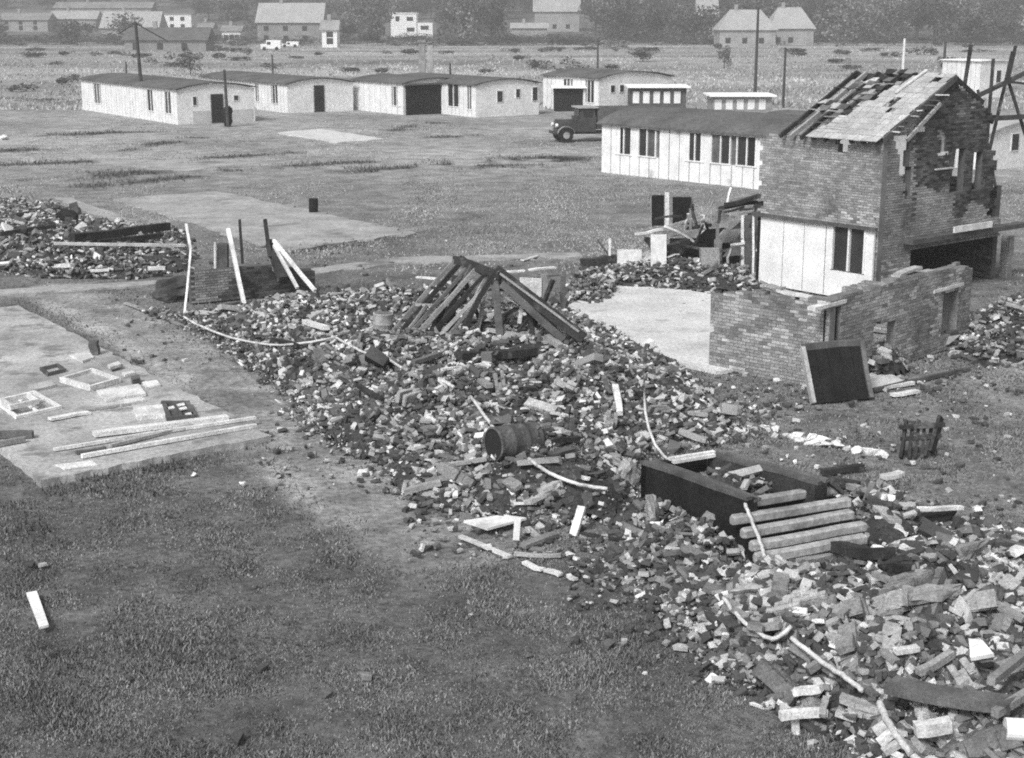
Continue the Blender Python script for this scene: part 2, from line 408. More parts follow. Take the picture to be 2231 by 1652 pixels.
def tone(x, y):
    lo = fbm(x, y, .12, 5, 4); mid = fbm(x * .6, y, .5, 8, 4)
    t = .118 + .05 * (mid - .5)
    k = np.clip((y - 26) / 16, 0, 1); t = t * (1 - k) + (.15 + .1 * (mid - .45)) * k
    k = np.clip((y - 48) / 40, 0, 1); t = t * (1 - k) + (.29 + .26 * (lo - .45) + .14 * (mid - .5)) * k
    k = np.clip((y - 130) / 50, 0, 1); st = fbm(x * .02, y * .09, 1, 21, 4); st2 = fbm(x * .25, y * .3, 1, 23, 3); t = t * (1 - k) + (.3 + .5 * (st - .47) + .25 * (st2 - .47)) * k
    k = np.clip((y - 430) / 40, 0, 1); t = t * (1 - k) + (.12 + .3 * (st2 - .4)) * k
    d = linedist(x, y, TRACK); wob = fbm(x, y, .9, 14, 3)
    k = np.clip((1.15 - d) / .8, 0, 1) * np.clip(wob * 2.4 - .25, 0, 1) * 1.0; t = t * (1 - k) + .3 * k
    k = np.clip((.5 - np.abs(d - .8)) / .4, 0, 1) * np.clip(wob * 2.2 - .45, 0, 1) * .9; t = t * (1 - k) + .4 * k
    rt = np.clip((x - 4) / 4, 0, 1) * np.clip((y - 19) / 5, 0, 1) * np.clip((46 - y) / 8, 0, 1)
    t = t * (1 - rt) + (.19 + .14 * (mid - .45)) * rt
    for (p0_, p1_, w_d) in DITCH:
        k = np.clip((w_d * .75 - linedist(x, y, [G(*p0_), G(*p1_)]) * (1.6 - wob)) / (w_d * .5), 0, 1) * .85 * np.clip((fbm(x, y, .5, 44, 3) - .3) * 6, 0, 1); t = t * (1 - k) + .07 * k
    # trampled ground in front of the rubble and the slab
    g = inpoly(x, y, HEAPS['main'][0]); k = np.clip((2.2 + g) / 2.0, 0, 1) * .6 * np.clip(wob * 2, 0, 1); t = t * (1 - k) + .23 * k
    return np.clip(t, .02, .6)
ZZ = ground_z(XX, YY)
nx, ny = len(gx), len(gy)
gv = np.stack([XX, YY, ZZ], 2).reshape(-1, 3)
i0 = (np.arange(ny - 1)[:, None] * nx + np.arange(nx - 1)[None]).ravel()
gf = np.stack([i0, i0 + 1, i0 + nx + 1, i0 + nx], 1)
gme = mesh_np('ground', gv, gf, 'ground', True)
at = gme.attributes.new('tone', 'FLOAT', 'POINT'); at.data.foreach_set('value', tone(XX, YY).ravel().astype(np.float32))
ground = put('ground', gme); tag(ground, 'rough trampled grass field rising to a far slope', kind='structure')

def slab(name, poly, mat, h, label, jag=.05, step=.35, z0=-.15):
    pts = []
    n = len(poly)
    for i in range(n):
        a = Vector(poly[i]); b = Vector(poly[(i + 1) % n]); L = (b - a).length; k = max(1, int(L / step)); nn = Vector((b.y - a.y, a.x - b.x)).normalized()
        for j in range(k):
            p = a.lerp(b, j / k) + nn * random.uniform(-jag, jag) * (1 if j else .3); pts.append((p.x, p.y))
    o = MB().prism(pts, z0, h).build(name, mat); tag(o, label, kind='structure'); return o
slab('concrete_floor', SLAB1, 'conc', .09, 'pale concrete floor of a cleared hut, strewn with timber', .06, .3)
slab('concrete_floor', SLAB2, 'concpale', .07, 'bright white concrete base in the field before the far huts', .15, .8)
slab('concrete_floor', SLAB3, 'concold', .05, 'grey overgrown concrete base carrying a small dark barrel', .22, .5)
slab('concrete_floor', SLAB4, 'concpale', .07, 'bright concrete floor between the fallen roof and the brick ruin', .1, .5)
slab('concrete_floor', gp([(215, 352), (400, 338), (560, 356), (380, 374)]), 'concold', .012, 'faint old concrete base in the field left of the bright one', .5, .7)
slab('path', gp([(110, 428), (160, 432), (330, 500), (290, 506)]), 'concold', .012, 'faint pale path running past the far left heap', .15, .6)
slab('path', gp([(-40, 634), (270, 617), (420, 606), (424, 613), (270, 627), (-40, 647)]), 'concold', .03, 'narrow pale path behind the cleared hut floor', .08, .5)
slab('path', gp([(620, 590), (900, 560), (1260, 552), (1270, 560), (900, 572), (640, 603)]), 'concold', .015, 'worn path passing behind the fallen roof', .2, .6)

# grass blades over the near turf
N = 420000
px = rng.uniform(-120, 2360, N); py = 610 + (1700 - 610) * rng.random(N) ** .9
a = (px - 1115.5) / FPX; b = (826 - py) / FPX; tt = -CAMH / (-SP + b * CP)
bx, by = a * tt, (CP + b * SP) * tt
cl = fbm(bx, by, 1.6, 31, 3); cl2 = fbm(bx * .7, by, .45, 33, 3)
keep = (hz(bx, by) < .02) & (rng.random(N) < np.clip((cl * 1.0 + cl2 * .8 - .42) * 2.0, .25, 1))
for s_ in (SLAB1, SLAB3, SLAB4): keep &= inpoly(bx, by, s_) < -.03
keep &= rng.random(N) < np.clip(linedist(bx, by, TRACK) / 1.6 - .15, .04, 1)
bx, by, cl, cl2 = bx[keep], by[keep], cl[keep], cl2[keep]; n = len(bx)
hgt = (.022 + .055 * np.clip((cl - .3) * 2, 0, 1) * rng.random(n) + .02 * np.clip((cl2 - .5) * 4, 0, 1)) * (1 + by / 60)
w = (.006 + .008 * rng.random(n)) * (1 + by / 40); an = rng.random(n) * 6.283
ln = hgt * rng.uniform(.2, 1.0, n); la = rng.random(n) * 6.283
z0 = ground_z(bx, by) - .01
v = np.zeros((n, 3, 3)); v[:, 0] = np.stack([bx + w * np.cos(an), by + w * np.sin(an), z0], 1); v[:, 1] = np.stack([bx - w * np.cos(an), by - w * np.sin(an), z0], 1)
v[:, 2] = np.stack([bx + ln * np.cos(la), by + ln * np.sin(la), z0 + hgt], 1)
gr = put('grass', mesh_np('grass', v.reshape(-1, 3), np.arange(3 * n).reshape(-1, 3), 'blade')); tag(gr, 'short rough grass across the foreground', 'grass', kind='stuff')
print('blades', n)

def far_blades(name, label, n, y0, y1, h0, h1, wr_, mat, seed):
    px = rng.uniform(-60, 2300, n); py = rng.uniform(y0, y1, n); b = (826 - py) / FPX; tt = -CAMH / (-SP + b * CP); x = (px - 1115.5) / FPX * tt; y = (CP + b * SP) * tt
    c_ = fbm(x * .35, y * .12, 1, seed, 3); k = rng.random(n) < np.clip((c_ - .3) * 3, .1, 1)
    for s_ in (SLAB2, SLAB3): k &= inpoly(x, y, s_) < 0
    k &= hz(x, y) < .02; x, y = x[k], y[k]; n = len(x); h = rng.uniform(h0, h1, n) * (.6 + .8 * c_[k]); w = h * wr_; an = rng.normal(0, .7, n); la = rng.random(n) * 6.283; ln = h * rng.uniform(0, .7, n); z = ground_z(x, y) - .02
    v = np.zeros((n, 3, 3)); v[:, 0] = np.stack([x + w * np.cos(an), y + w * np.sin(an), z], 1); v[:, 1] = np.stack([x - w * np.cos(an), y - w * np.sin(an), z], 1); v[:, 2] = np.stack([x + ln * np.cos(la), y + ln * np.sin(la), z + h], 1)
    o = put(name, mesh_np(name, v.reshape(-1, 3), np.arange(3 * n).reshape(-1, 3), mat)); tag(o, label, 'grass', kind='stuff')
far_blades('field_grass', 'rough cropped grass over the field before the huts', 190000, 262, 600, .03, .1, .45, 'fieldblade', 91)
far_blades('meadow_grass', 'tall dry grass over the pale meadow behind the huts', 90000, 98, 240, .1, .36, .45, 'meadowblade', 95)
def tufts(name, label, lines, dens, hmin, hmax, mat='reed'):
    P = []
    for (p0, p1, wd) in lines:
        a, b = G(*p0), G(*p1); L = (b - a).length; k = int(L * wd * dens)
        t = rng.random(k); o = rng.normal(0, wd / 2.2, k); d = (b - a).normalized()
        P.append(np.stack([a.x + (b.x - a.x) * t - d.y * o, a.y + (b.y - a.y) * t + d.x * o], 1))
    P = np.concatenate(P); k = fbm(P[:, 0], P[:, 1], .5, 44, 3) > .40; P = P[k]; n = len(P)
    h = rng.uniform(hmin, hmax, n); an = rng.random(n) * 6.283; w = h * .16; la = rng.random(n) * 6.283; ln = h * rng.uniform(.1, .9, n)
    z = ground_z(P[:, 0], P[:, 1]) - .02; v = np.zeros((n, 3, 3))
    v[:, 0] = np.stack([P[:, 0] + w * np.cos(an), P[:, 1] + w * np.sin(an), z], 1); v[:, 1] = np.stack([P[:, 0] - w * np.cos(an), P[:, 1] - w * np.sin(an), z], 1)
    v[:, 2] = np.stack([P[:, 0] + ln * np.cos(la), P[:, 1] + ln * np.sin(la), z + h], 1)
    o = put(name, mesh_np(name, v.reshape(-1, 3), np.arange(3 * n).reshape(-1, 3), mat)); tag(o, label, 'grass', kind='stuff')
tufts('grass_strip', 'dark rank grass along ditches and banks of the field', DITCH, 60, .05, .2)
tufts('grass_tuft_patches', 'darker clumps in the turf below the cleared hut floor', [((90, 1064), (640, 985), .8), ((300, 1040), (640, 1000), 1.0), ((480, 1245), (560, 1240), .5), ((700, 1210), (790, 1215), .4), ((0, 1170), (400, 1080), .9)], 260, .04, .14)

_ln = []
for k in range(70):
    x_, y_ = random.uniform(-40, 1750), random.uniform(1080, 1640); w_2 = random.uniform(15, 60); _ln.append(((x_, y_), (x_ + w_2, y_ - random.uniform(-4, 12)), random.uniform(.12, .3)))
tufts('grass_clumps', 'small dark clumps dotted over the foreground turf', _ln, 420, .03, .09)
# ------------------------------------------------------------------ rubble heaps
HLAB = {'main': ('wide heap of broken brick running below the fallen roof', 'rubble heap'), 'near': ('coarse heap of bricks and masonry filling the lower right corner', 'rubble heap'),
 'left': ('rubble heap with long beams at the left edge of the field', 'rubble heap'), 'hut': ('low brick debris around the wrecked hut beside the white panels', 'rubble heap'),
 'side': ('rubble beside the gable end of the brick house', 'rubble heap'), 'pile': ('small tumbled brick pile in the gap of the low brick ruin', 'rubble heap'),
 'pitfill': ('rubble filling the inside of the dark pit', 'rubble heap'), 'pitfoot': ('loose bricks and earth along the foot of the dark pit', 'rubble heap'), 'end': ('debris at the far ends of the concrete posts', 'rubble heap'),
 'drive': ('low mound of debris at the far corner of the bright concrete floor', 'rubble heap')}
DENS = {'main': 400, 'near': 560, 'left': 220, 'hut': 90, 'foot': 110, 'side': 110, 'pile': 200, 'drive': 150, 'pitfill': 160, 'pitfoot': 170, 'end': 150}
def rand_in(poly, n, spill=.5):
    P = np.array(poly); lo, hi = P.min(0) - spill, P.max(0) + spill; out = []; tot = 0
    while tot < n:
        q = rng.uniform(lo, hi, (n * 2, 2)); d = inpoly(q[:, 0], q[:, 1], poly)
        q = q[rng.random(len(q)) < np.where(d > .25, 1, np.where(d > 0, .75, np.clip(.28 + d / spill * .28, 0, .28)))]
        out.append(q); tot += len(q)
    return np.concatenate(out)[:n]
def area(poly): return abs(sum(poly[i][0] * poly[i - 1][1] - poly[i - 1][0] * poly[i][1] for i in range(len(poly)))) / 2
def inframe(q): 
    x = q[:, 0]; y = q[:, 1]; return (np.abs(x / (y * CP + CAMH * SP)) < 1115.5 / FPX * 1.12) & (y > 13)
LOOSE = []
for key, (poly, hm, wd) in HEAPS.items():
    P = np.array(poly); cx, cy = P.mean(0); lab, cat = HLAB[key]
    root = thing('rubble_heap', lab, cat, (cx, cy, 0))
    lo, hi = P.min(0), P.max(0); st = .16
    xs = np.arange(lo[0] - .2, hi[0] + .2, st); ys = np.arange(lo[1] - .2, hi[1] + .2, st); mx, my = np.meshgrid(xs, ys)
    mz = hz(mx, my) + (fbm(mx, my, 2.5, 9, 2) - .5) * .06 + np.clip((fbm(mx, my, .55, 77, 3) - .46) * .7, 0, .12); ok = inpoly(mx, my, poly) > -.12
    mz = np.where(hz(mx, my) > 0, mz, -.05)
    i0 = (np.arange(len(ys) - 1)[:, None] * len(xs) + np.arange(len(xs) - 1)[None])
    q = np.stack([i0, i0 + 1, i0 + len(xs) + 1, i0 + len(xs)], 2); okq = (ok[:-1, :-1] & ok[1:, :-1] & ok[:-1, 1:] & ok[1:, 1:])
    vv = np.stack([mx, my, mz], 2).reshape(-1, 3) - np.array([cx, cy, 0]); q = q[okq]
    used = np.unique(q); rm = np.zeros(len(vv), int); rm[used] = np.arange(len(used))
    put('mound', mesh_np('mound', vv[used], rm[q], 'earth', True), root)
    n = int(area(poly) * DENS[key]); Q = rand_in(poly, n, .4 if key in ('main', 'near') else .3); Q = Q[inframe(Q)]
    bare = fbm(Q[:, 0], Q[:, 1], .55, 77, 3); Q = Q[rng.random(len(Q)) < np.clip(1.25 - (bare - .47) * 8, .22, 1)]; n = len(Q)
    big = fbm(Q[:, 0], Q[:, 1], .5, 50, 2)
    base = {'main': .06, 'near': .06, 'left': .075}.get(key, .065)
    sz = base * np.exp(rng.normal(0, .5, n)) * (.75 + .55 * big); isb = rng.random(n) < {'near': .36, 'main': .3}.get(key, .3)
    size = np.stack([sz * rng.uniform(1.3, 2.9, n), sz * rng.uniform(.7, 1.15, n), sz * rng.uniform(.3, .65, n)], 1)
    nb = isb.sum(); size[isb] = np.stack([rng.choice([.22, .22, .19, .14], nb), np.full(nb, .1), np.full(nb, .062)], 1) * rng.uniform(.85, 1.0, (nb, 1))
    zz = hz(Q[:, 0], Q[:, 1]) + size[:, 2] * rng.uniform(.15, .75, n) + np.where(hz(Q[:, 0], Q[:, 1]) > .05, rng.random(n) ** 1.6 * .17, -.01)
    pos = np.stack([Q[:, 0], Q[:, 1], zz], 1); rot = rotm(n, .48)
    if key in ('near', 'main'):
        o = np.where(isb & (size[:, 0] > .15))[0]; dist = np.hypot(pos[o, 0], pos[o, 1]); o = o[np.argsort(dist)]
        vis = o[(np.abs(pos[o, 0] / pos[o, 1]) < .335)]
        k = 150 if key == 'near' else 150
        pick = vis[::max(1, len(vis) // (k * (2 if key == 'near' else 3)))][:k]
        LOOSE.append((key, pos[pick] + np.array([0, 0, .035]), size[pick], rot[pick])); msk = np.ones(n, bool); msk[pick] = False
        pos, size, rot, isb = pos[msk], size[msk], rot[msk], isb[msk]
    if key in ('main', 'near'):
        m2 = int(n * .9); Q2 = rand_in(poly, m2, .5); Q2 = Q2[inframe(Q2)]; m2 = len(Q2); s2 = .028 * np.exp(rng.normal(0, .35, m2)); z2 = hz(Q2[:, 0], Q2[:, 1]) + .02 + rng.random(m2) * .07
        pos = np.concatenate([pos, np.stack([Q2[:, 0], Q2[:, 1], z2], 1)]); size = np.concatenate([size, np.stack([s2 * 1.8, s2, s2 * .7], 1)]); rot = np.concatenate([rot, rotm(m2, .6)]); isb = np.concatenate([isb, np.zeros(m2, bool)])
    off = np.array([cx, cy, 0])
    v1, f1 = scatter_mesh(pos[isb] - off, size[isb], rot[isb], BRK); v2, f2 = scatter_mesh(pos[~isb] - off, size[~isb], rot[~isb], CHK)
    o = put('brick_rubble', mesh_np('brick_rubble', np.concatenate([v1, v2]), np.concatenate([f1, f2 + len(v1)]), 'rub'), root); o['kind'] = 'stuff'
# sparse crumbs flung over the turf round the heaps
Q = []
for (x0, x1, y0, y1, k) in ((1240, 1620, 1180, 1330, 260), (1540, 1760, 805, 900, 160), (1600, 1700, 880, 960, 90), (1300, 1560, 1330, 1500, 60), (1600, 2200, 860, 1200, 330), (560, 900, 760, 1080, 240), (880, 1400, 1090, 1220, 260), (1900, 2231, 740, 860, 200), (250, 700, 640, 800, 150), (1280, 1700, 600, 680, 160), (1700, 2231, 1080, 1200, 120), (0, 2200, 1200, 1640, 30), (400, 1200, 520, 640, 120)):
    xs = rng.uniform(x0, x1, k); ys = rng.uniform(y0, y1, k); Q += [tuple(G(x, y)[:2]) for x, y in zip(xs, ys)]
Q = np.array(Q); n = len(Q); sz = np.minimum(.13, .06 * np.exp(rng.normal(0, .5, n))); size = np.stack([sz * rng.uniform(1, 1.9, n), sz, sz * .6], 1)
pos = np.stack([Q[:, 0], Q[:, 1], hz(Q[:, 0], Q[:, 1]) + size[:, 2] * .3], 1)
v, f = scatter_mesh(pos, size, rotm(n, .25), CHK); o = put('brick_debris', mesh_np('brick_debris', v, f, 'rub')); tag(o, 'crumbs of brick strewn over the grass around the heaps', 'debris', kind='stuff')
# individual bricks
bm_ = [mesh_np('loose_brick', sv, sf, 'brickobj') for sv, sf in BRK]
LT = {'near': ('single loose brick tumbled on the coarse heap in the lower right corner', 'loose bricks on the lower right heap'), 'main': ('single loose brick lying on the wide heap below the fallen roof', 'loose bricks on the heap below the fallen roof')}
for key, pos, size, rot in LOOSE:
    for p, s, r in zip(pos, size, rot):
        o = put('loose_brick', random.choice(bm_)); o.matrix_world = Matrix.Translation(p) @ Matrix(r).to_4x4() @ Matrix.Diagonal((s[0], s[1], s[2], 1))
        tag(o, LT[key][0], 'brick', LT[key][1])
def chunk(name, label, cat, px, py, size, mat='chunkm', rz=None, tilt=.3, sink=.3, group=None, pts=11, seed=None):
    if seed is not None: random.seed(seed)
    bm = bmesh.new()
    for i in range(pts):
        p = Vector((random.gauss(0, 1), random.gauss(0, 1), random.gauss(0, 1))).normalized(); m = max(abs(p.x), abs(p.y), abs(p.z)); p *= .5 / m * random.uniform(.78, 1.08)
        bm.verts.new((p.x * size[0], p.y * size[1], p.z * size[2]))
    bmesh.ops.convex_hull(bm, input=bm.verts); bmesh.ops.delete(bm, geom=[v for v in bm.verts if not v.link_faces], context='VERTS')
    bmesh.ops.subdivide_edges(bm, edges=bm.edges, cuts=3, use_grid_fill=True)
    bm.normal_update(); so = Vector((random.uniform(0, 50), random.uniform(0, 50), random.uniform(0, 50)))
    for v in bm.verts: v.co += v.normal * (mnoise.fractal(v.co * 5 + so, .8, 2.1, 4) * .16 * min(size)) + Vector((random.uniform(-1, 1), random.uniform(-1, 1), random.uniform(-1, 1))) * .03 * min(size)
    me = bpy.data.meshes.new(name); bm.to_mesh(me); bm.free(); me.materials.append(MT[mat])
    o = put(name, me); p = S(px, py); o.location = (p.x, p.y, p.z + size[2] * (.5 - sink)); o.rotation_euler = (random.uniform(-tilt, tilt), random.uniform(-tilt, tilt), random.uniform(0, 6.28) if rz is None else rz)
    tag(o, label, cat, group); return o
def lump_mesh(nx, nz):
    mb = MB()
    for r_ in range(nz):
        for k in range(nx):
            if (r_ in (0, nz - 1) or k in (0, nx - 1)) and random.random() < .38: continue
            x = (k - nx / 2 + .5 + (r_ % 2) * .5) * .225; z = (r_ - nz / 2 + .5) * .078; y = random.uniform(-.012, .012)
            mb.box((x, y, z), (.21 * random.choice((1, 1, .7)), .215, .066), None, .006); mb.box((x + .01, y, z), (.225, .19, .079), None, .01)
    return mesh_np('masonry_chunk', np.array(mb.v), mb.f, 'chunkm')
LUMPS = [lump_mesh(a, b) for a, b in ((2, 3), (3, 3), (3, 4), (2, 4), (4, 3), (3, 5))]
def lump(x, y, s_, label, group):
    o = put('masonry_chunk', random.choice(LUMPS)); p = S(x, y); k = s_ * 1.5; o.scale = (k, k, k); o.location = (p.x, p.y, p.z + .08)
    o.rotation_euler = (random.choice((0, 1.57)) + random.uniform(-.6, .6), random.uniform(-.5, .5), random.uniform(0, 6.28)); tag(o, label, 'masonry', group)
for i, (x, y, s) in enumerate([(1600, 1345, .5), (1650, 1375, .34), (1700, 1500, .42), (1850, 1420, .5), (1920, 1330, .6), (1980, 1290, .55), (2040, 1320, .6), (2110, 1330, .5), (2160, 1370, .6), (2100, 1500, .4), (1780, 1560, .36), (1870, 1555, .45), (1830, 1350, .35), (1750, 1330, .4), (2190, 1480, .4), (2010, 1640, .4), (2080, 1610, .35), (2150, 1630, .42), (2200, 1300, .35), (1940, 1420, .4), (2010, 1560, .35), (1700, 1290, .3)]):
    lump(x, y, .55 + .3 * s, 'lump of mortared brickwork lying in the lower right rubble heap', 'masonry lumps in the lower right heap')
for x, y, s in [(900, 870, .8), (980, 880, .7), (700, 790, .5), (770, 800, .6), (840, 850, .5), (1180, 900, .5), (1240, 860, .4), (1330, 880, .4), (1000, 1050, .4), (1110, 1060, .45), (1180, 1090, .5), (900, 1070, .3), (1330, 930, .4), (1440, 900, .35), (780, 760, .5), (640, 720, .4), (1090, 850, .4)]:
    lump(x, y, .5 + .25 * s, 'lump of mortared brickwork lying in the heap below the fallen roof', 'masonry lumps in the middle heap')
# ------------------------------------------------------------------ huts
def hut(label, corner, ang, L, W, hw, rise, wins=(), feats=(), pw=.62, group=None, wallmat='white', endmat='render', skirt=False, wgap=.028, name='prefab_hut', roofmat='felt'):
    c0 = Vector((corner[0], corner[1], 0)); a = R(ang); u = Vector((-math.sin(a), math.cos(a), 0)); w = Vector((math.cos(a), math.sin(a), 0))
    P = lambda s, t, z: c0 + u * s + w * t + Vector((0, 0, z))
    rt = thing(name, label, 'hut', c0, group)
    def slabst(mb, s0, s1, t0, t1, z0, z1):
        return mb.add([P(s, t, z) for z in (z0, z1) for s, t in ((s0, t0), (s1, t0), (s1, t1), (s0, t1))], BOXF)
    arc = [(-.22 + (W + .44) * k / 12) for k in range(13)]
    top = lambda t: hw + rise * max(0.0, 1 - ((t - W / 2) / (W / 2)) ** 2)
    # long wall: dark studwork core with painted panels
    slabst(MB(), 0.02, L, .08, .14, 0, hw - .02).build('wall_core', 'wooddark', rt)
    n = max(1, round(L / pw)); pwid = L / n
    for k in range(n):
        s0, s1 = k * pwid + wgap, (k + 1) * pwid - wgap; mid = (s0 + s1) / 2
        win = next((x for x in wins if x[0] <= mid <= x[1]), None)
        j = random.uniform(-.008, .008)
        if win:
            slabst(MB(), s0, s1, j, .075, 0, win[2] - .04).build('wall_panel', wallmat, rt)
            if hw - win[3] > .08: slabst(MB(), s0, s1, j, .075, win[3] + .03, hw - .02).build('wall_panel', wallmat, rt)
        else: slabst(MB(), s0, s1, j, .075, 0, hw - .02).build('wall_panel', wallmat, rt)
    for (s0, s1, z0, z1) in wins:
        fm = MB()
        for q in (s0, (s0 + s1) / 2, s1): slabst(fm, q - .035, q + .035, -.03, .07, z0, z1)
        slabst(fm, s0 - .05, s1 + .05, -.045, .07, z0 - .06, z0)
        wo_ = fm.build('window', 'white', rt)
        if len(wins) and wallmat == 'white':
            for q0, q1 in ((s0, (s0 + s1) / 2), ((s0 + s1) / 2, s1)):
                slabst(MB(), q0 + .037, q1 - .037, .035, .05, z0 + .002, z1).build('pane', random.choice(['glass', 'glass', 'dark', 'wooddark']), wo_)
    # end walls
    for e, (sa, sb) in enumerate(((0.0, .12), (L - .12, L - .002))):
        ts = [W * k / 10 for k in range(11)]
        vs = [P(sa, t, 0) for t in ts] + [P(sa, t, top(t) - .03) for t in ts] + [P(sb, t, 0) for t in ts] + [P(sb, t, top(t) - .03) for t in ts]; m = 11
        fs = []
        for k in range(10): fs += [(k, k + 1, m + k + 1, m + k), (2 * m + k + 1, 2 * m + k, 3 * m + k, 3 * m + k + 1), (m + k, m + k + 1, 3 * m + k + 1, 3 * m + k), (k + 1, k, 2 * m + k, 2 * m + k + 1)]
        fs += [(0, m, 3 * m, 2 * m), (m - 1, 3 * m - 1, 4 * m - 1, 2 * m - 1)]
        MB().add(vs, fs).build('end_wall', endmat, rt)
    slabst(MB(), .13, L - .13, W - .12, W, 0, hw - .02).build('rear_wall', endmat, rt)
    if skirt: slabst(MB(), -.03, -.003, 1.2, W - .2, 0, .95).build('blockwork_patch', 'blockwk', rt)
    for (t0, t1, z0, z1, kd) in feats:
        f = slabst(MB(), -.05, -.004, t0 - .06, t1 + .06, z0, z1 + .06)
        if kd == 'door':
            d = f.build('door', 'wooddark', rt); slabst(MB(), -.06, -.052, t0, t1, z0 + .02, z1).build('doorway_shade', 'dark', d)  # shade of the doorway recess put in as a flat black sheet
        else:
            d = f.build('window', 'white', rt); slabst(MB(), -.06, -.052, t0, t1, z0 + .05, z1).build('pane', 'glass', d)
    # roof shell
    vs = []; 
    for s in (-.2, L + .2):
        for t in arc:
            z = hw + rise * (1 - ((t - W / 2) / (W / 2 + .22)) ** 2); vs += [P(s, t, z + .07), P(s, t, z - .0)]
    fs = []; m = 26
    for k in range(12):
        a0 = 2 * k; fs += [(a0, a0 + 2, m + a0 + 2, m + a0), (a0 + 1, m + a0 + 1, m + a0 + 3, a0 + 3), (a0, a0 + 1, a0 + 3, a0 + 2), (m + a0, m + a0 + 2, m + a0 + 3, m + a0 + 1)]
    fs += [(0, m, m + 1, 1), (24, 25, m + 25, m + 24)]
    MB().add(vs, fs).build('roof', roofmat, rt)
    return rt
def hc(px, py): return G(px, py)
def wl(corner, ang, px):
    """distance along a wall from corner, going back at ang, seen at column px"""
    k = (px - 1115.5) / FPX; a = R(ang); ux, uy = -math.sin(a), math.cos(a)
    dep0 = corner[1] * CP + (CAMH - 1.2) * SP
    return (corner[0] - k * dep0) / (k * uy * CP - ux)
def wr(corner, ang, px):
    k = (px - 1115.5) / FPX; a = R(ang); ux, uy = math.cos(a), math.sin(a)
    dep0 = corner[1] * CP + (CAMH - 1.2) * SP
    return (corner[0] - k * dep0) / (k * uy * CP - ux)
AH = 34
def fwin(c, px0, px1, y0, y1, kd, w): return (wr(c, AH, px0), wr(c, AH, px1), 0 if kd == 'door' else w[0], w[1], kd)
c = hc(388, 272); hw = zat(c, 196)
hut('long white hut with felt roof behind the tall pole', c, AH, wl(c, AH, 178), wr(c, AH, 555), hw, .42,
    [(wl(c, AH, x1), wl(c, AH, x0), .75, hw - .25) for x0, x1 in ((322, 336), (360, 374), (206, 218))], [fwin(c, 461, 485, 0, 0, 'door', (0, 2.1)), fwin(c, 421, 428, 0, 0, 'w', (1.35, 2.0)), fwin(c, 510, 519, 0, 0, 'w', (1.6, 2.0))], skirt=True, group='far white huts')
c = hc(627, 247); hw = zat(c, 184)
hut('white hut with one dark door, second in the far row', c, AH, 18, wr(c, AH, 769), hw, .42,
    [(wl(c, AH, 606), wl(c, AH, 594), .7, hw - .2), (wl(c, AH, 566), wl(c, AH, 556), .7, hw - .2)], [fwin(c, 685, 705, 0, 0, 'door', (0, 2.15))], group='far white huts')
c = hc(879, 251); hw = zat(c, 183)
hut('white hut partly hidden by a dark lean-to, third in the far row', c, AH, wl(c, AH, 770), 6.2, hw, .4, [(wl(c, AH, 872), wl(c, AH, 857), .7, hw - .3)], [], group='far white huts', pw=.9)
# dark lean-to in front of its end wall
a = R(AH); u = Vector((-math.sin(a), math.cos(a), 0)); w_ = Vector((math.cos(a), math.sin(a), 0)); q0 = c - u * .35 + w_ * .1
rt = thing('lean_to_shed', 'dark tarred lean-to built against the third far hut', 'shed', q0)
Wd = wr(q0, AH, 972)
for k in range(9):
    s0 = q0 + w_ * (Wd * k / 9); MB().add([s0 + w_ * x + u * y + Vector((0, 0, z)) for z in (0, hw - .15 + random.uniform(-.03, .03)) for x, y in ((0, 0), (Wd / 9 - .03, 0), (Wd / 9 - .03, .12), (0, .12))], BOXF).build('board', 'tar', rt)
MB().add([q0 + w_ * x + u * y + Vector((0, 0, z)) for z in (hw - .1, hw + .02) for x, y in ((-.2, -.25), (Wd + .2, -.25), (Wd + .2, .3), (-.2, .3))], BOXF).build('roof', 'felt', rt)
c = hc(1037, 256); hw = zat(c, 186)
hut('white hut with dark side windows, fourth in the far row', c, AH, 14, wr(c, AH, 1174), hw, .42, [(wl(c, AH, 1028), wl(c, AH, 1018), .6, hw - .1), (wl(c, AH, 1000), wl(c, AH, 976), .7, hw - .1)],
    [fwin(c, 1083, 1094, 0, 0, 'w', (1.1, 2.0)), fwin(c, 1124, 1132, 0, 0, 'w', (1.4, 2.1)), fwin(c, 1160, 1170, 0, 0, 'w', (1.1, 2.2))], group='far white huts')
c = hc(1304, 246); hw = zat(c, 172)
hut('white hut standing above the truck, fifth in the far row', c, AH, 8, wr(c, AH, 1462), hw, .5, [(.6, 1.6, .8, hw - .2), (4, 5, .8, hw - .2)],
    [fwin(c, x, x + 8, 0, 0, 'w', (1.6, 2.2)) for x in (1330, 1350, 1418, 1440)], group='far white huts')
AN = 41.5
c = G(1690, 417); hw = zat(G(1500, 396), 285)
Ln = wl(c, AN, 1311)
hut('white panelled hut with five dark windows close behind the brick house', c, AN, Ln, 6.0, hw, .75, [(wl(c, AN, b), wl(c, AN, a), hw - 1.42, hw - .12) for a, b in ((1342, 1376), (1391, 1428), (1494, 1533), (1549, 1590), (1605, 1648))], [], pw=.66)
an = R(AN); un = Vector((-math.sin(an), math.cos(an), 0)); vn = Vector((math.cos(an), math.sin(an), 0))
hut('low felt-roofed hut behind the panelled hut', c + un * .5 + vn * 9.5, AN, 9, 6, 2.2, .5, [], [], wallmat='render')
c = G(2150, 372); hut('white hut with pale roof beyond the gable end, cut by the frame', c, 38, 9, 7, zat(c, 292), .5, [], [(2.0, 2.6, .9, 1.8, 'w')], roofmat='farpale')
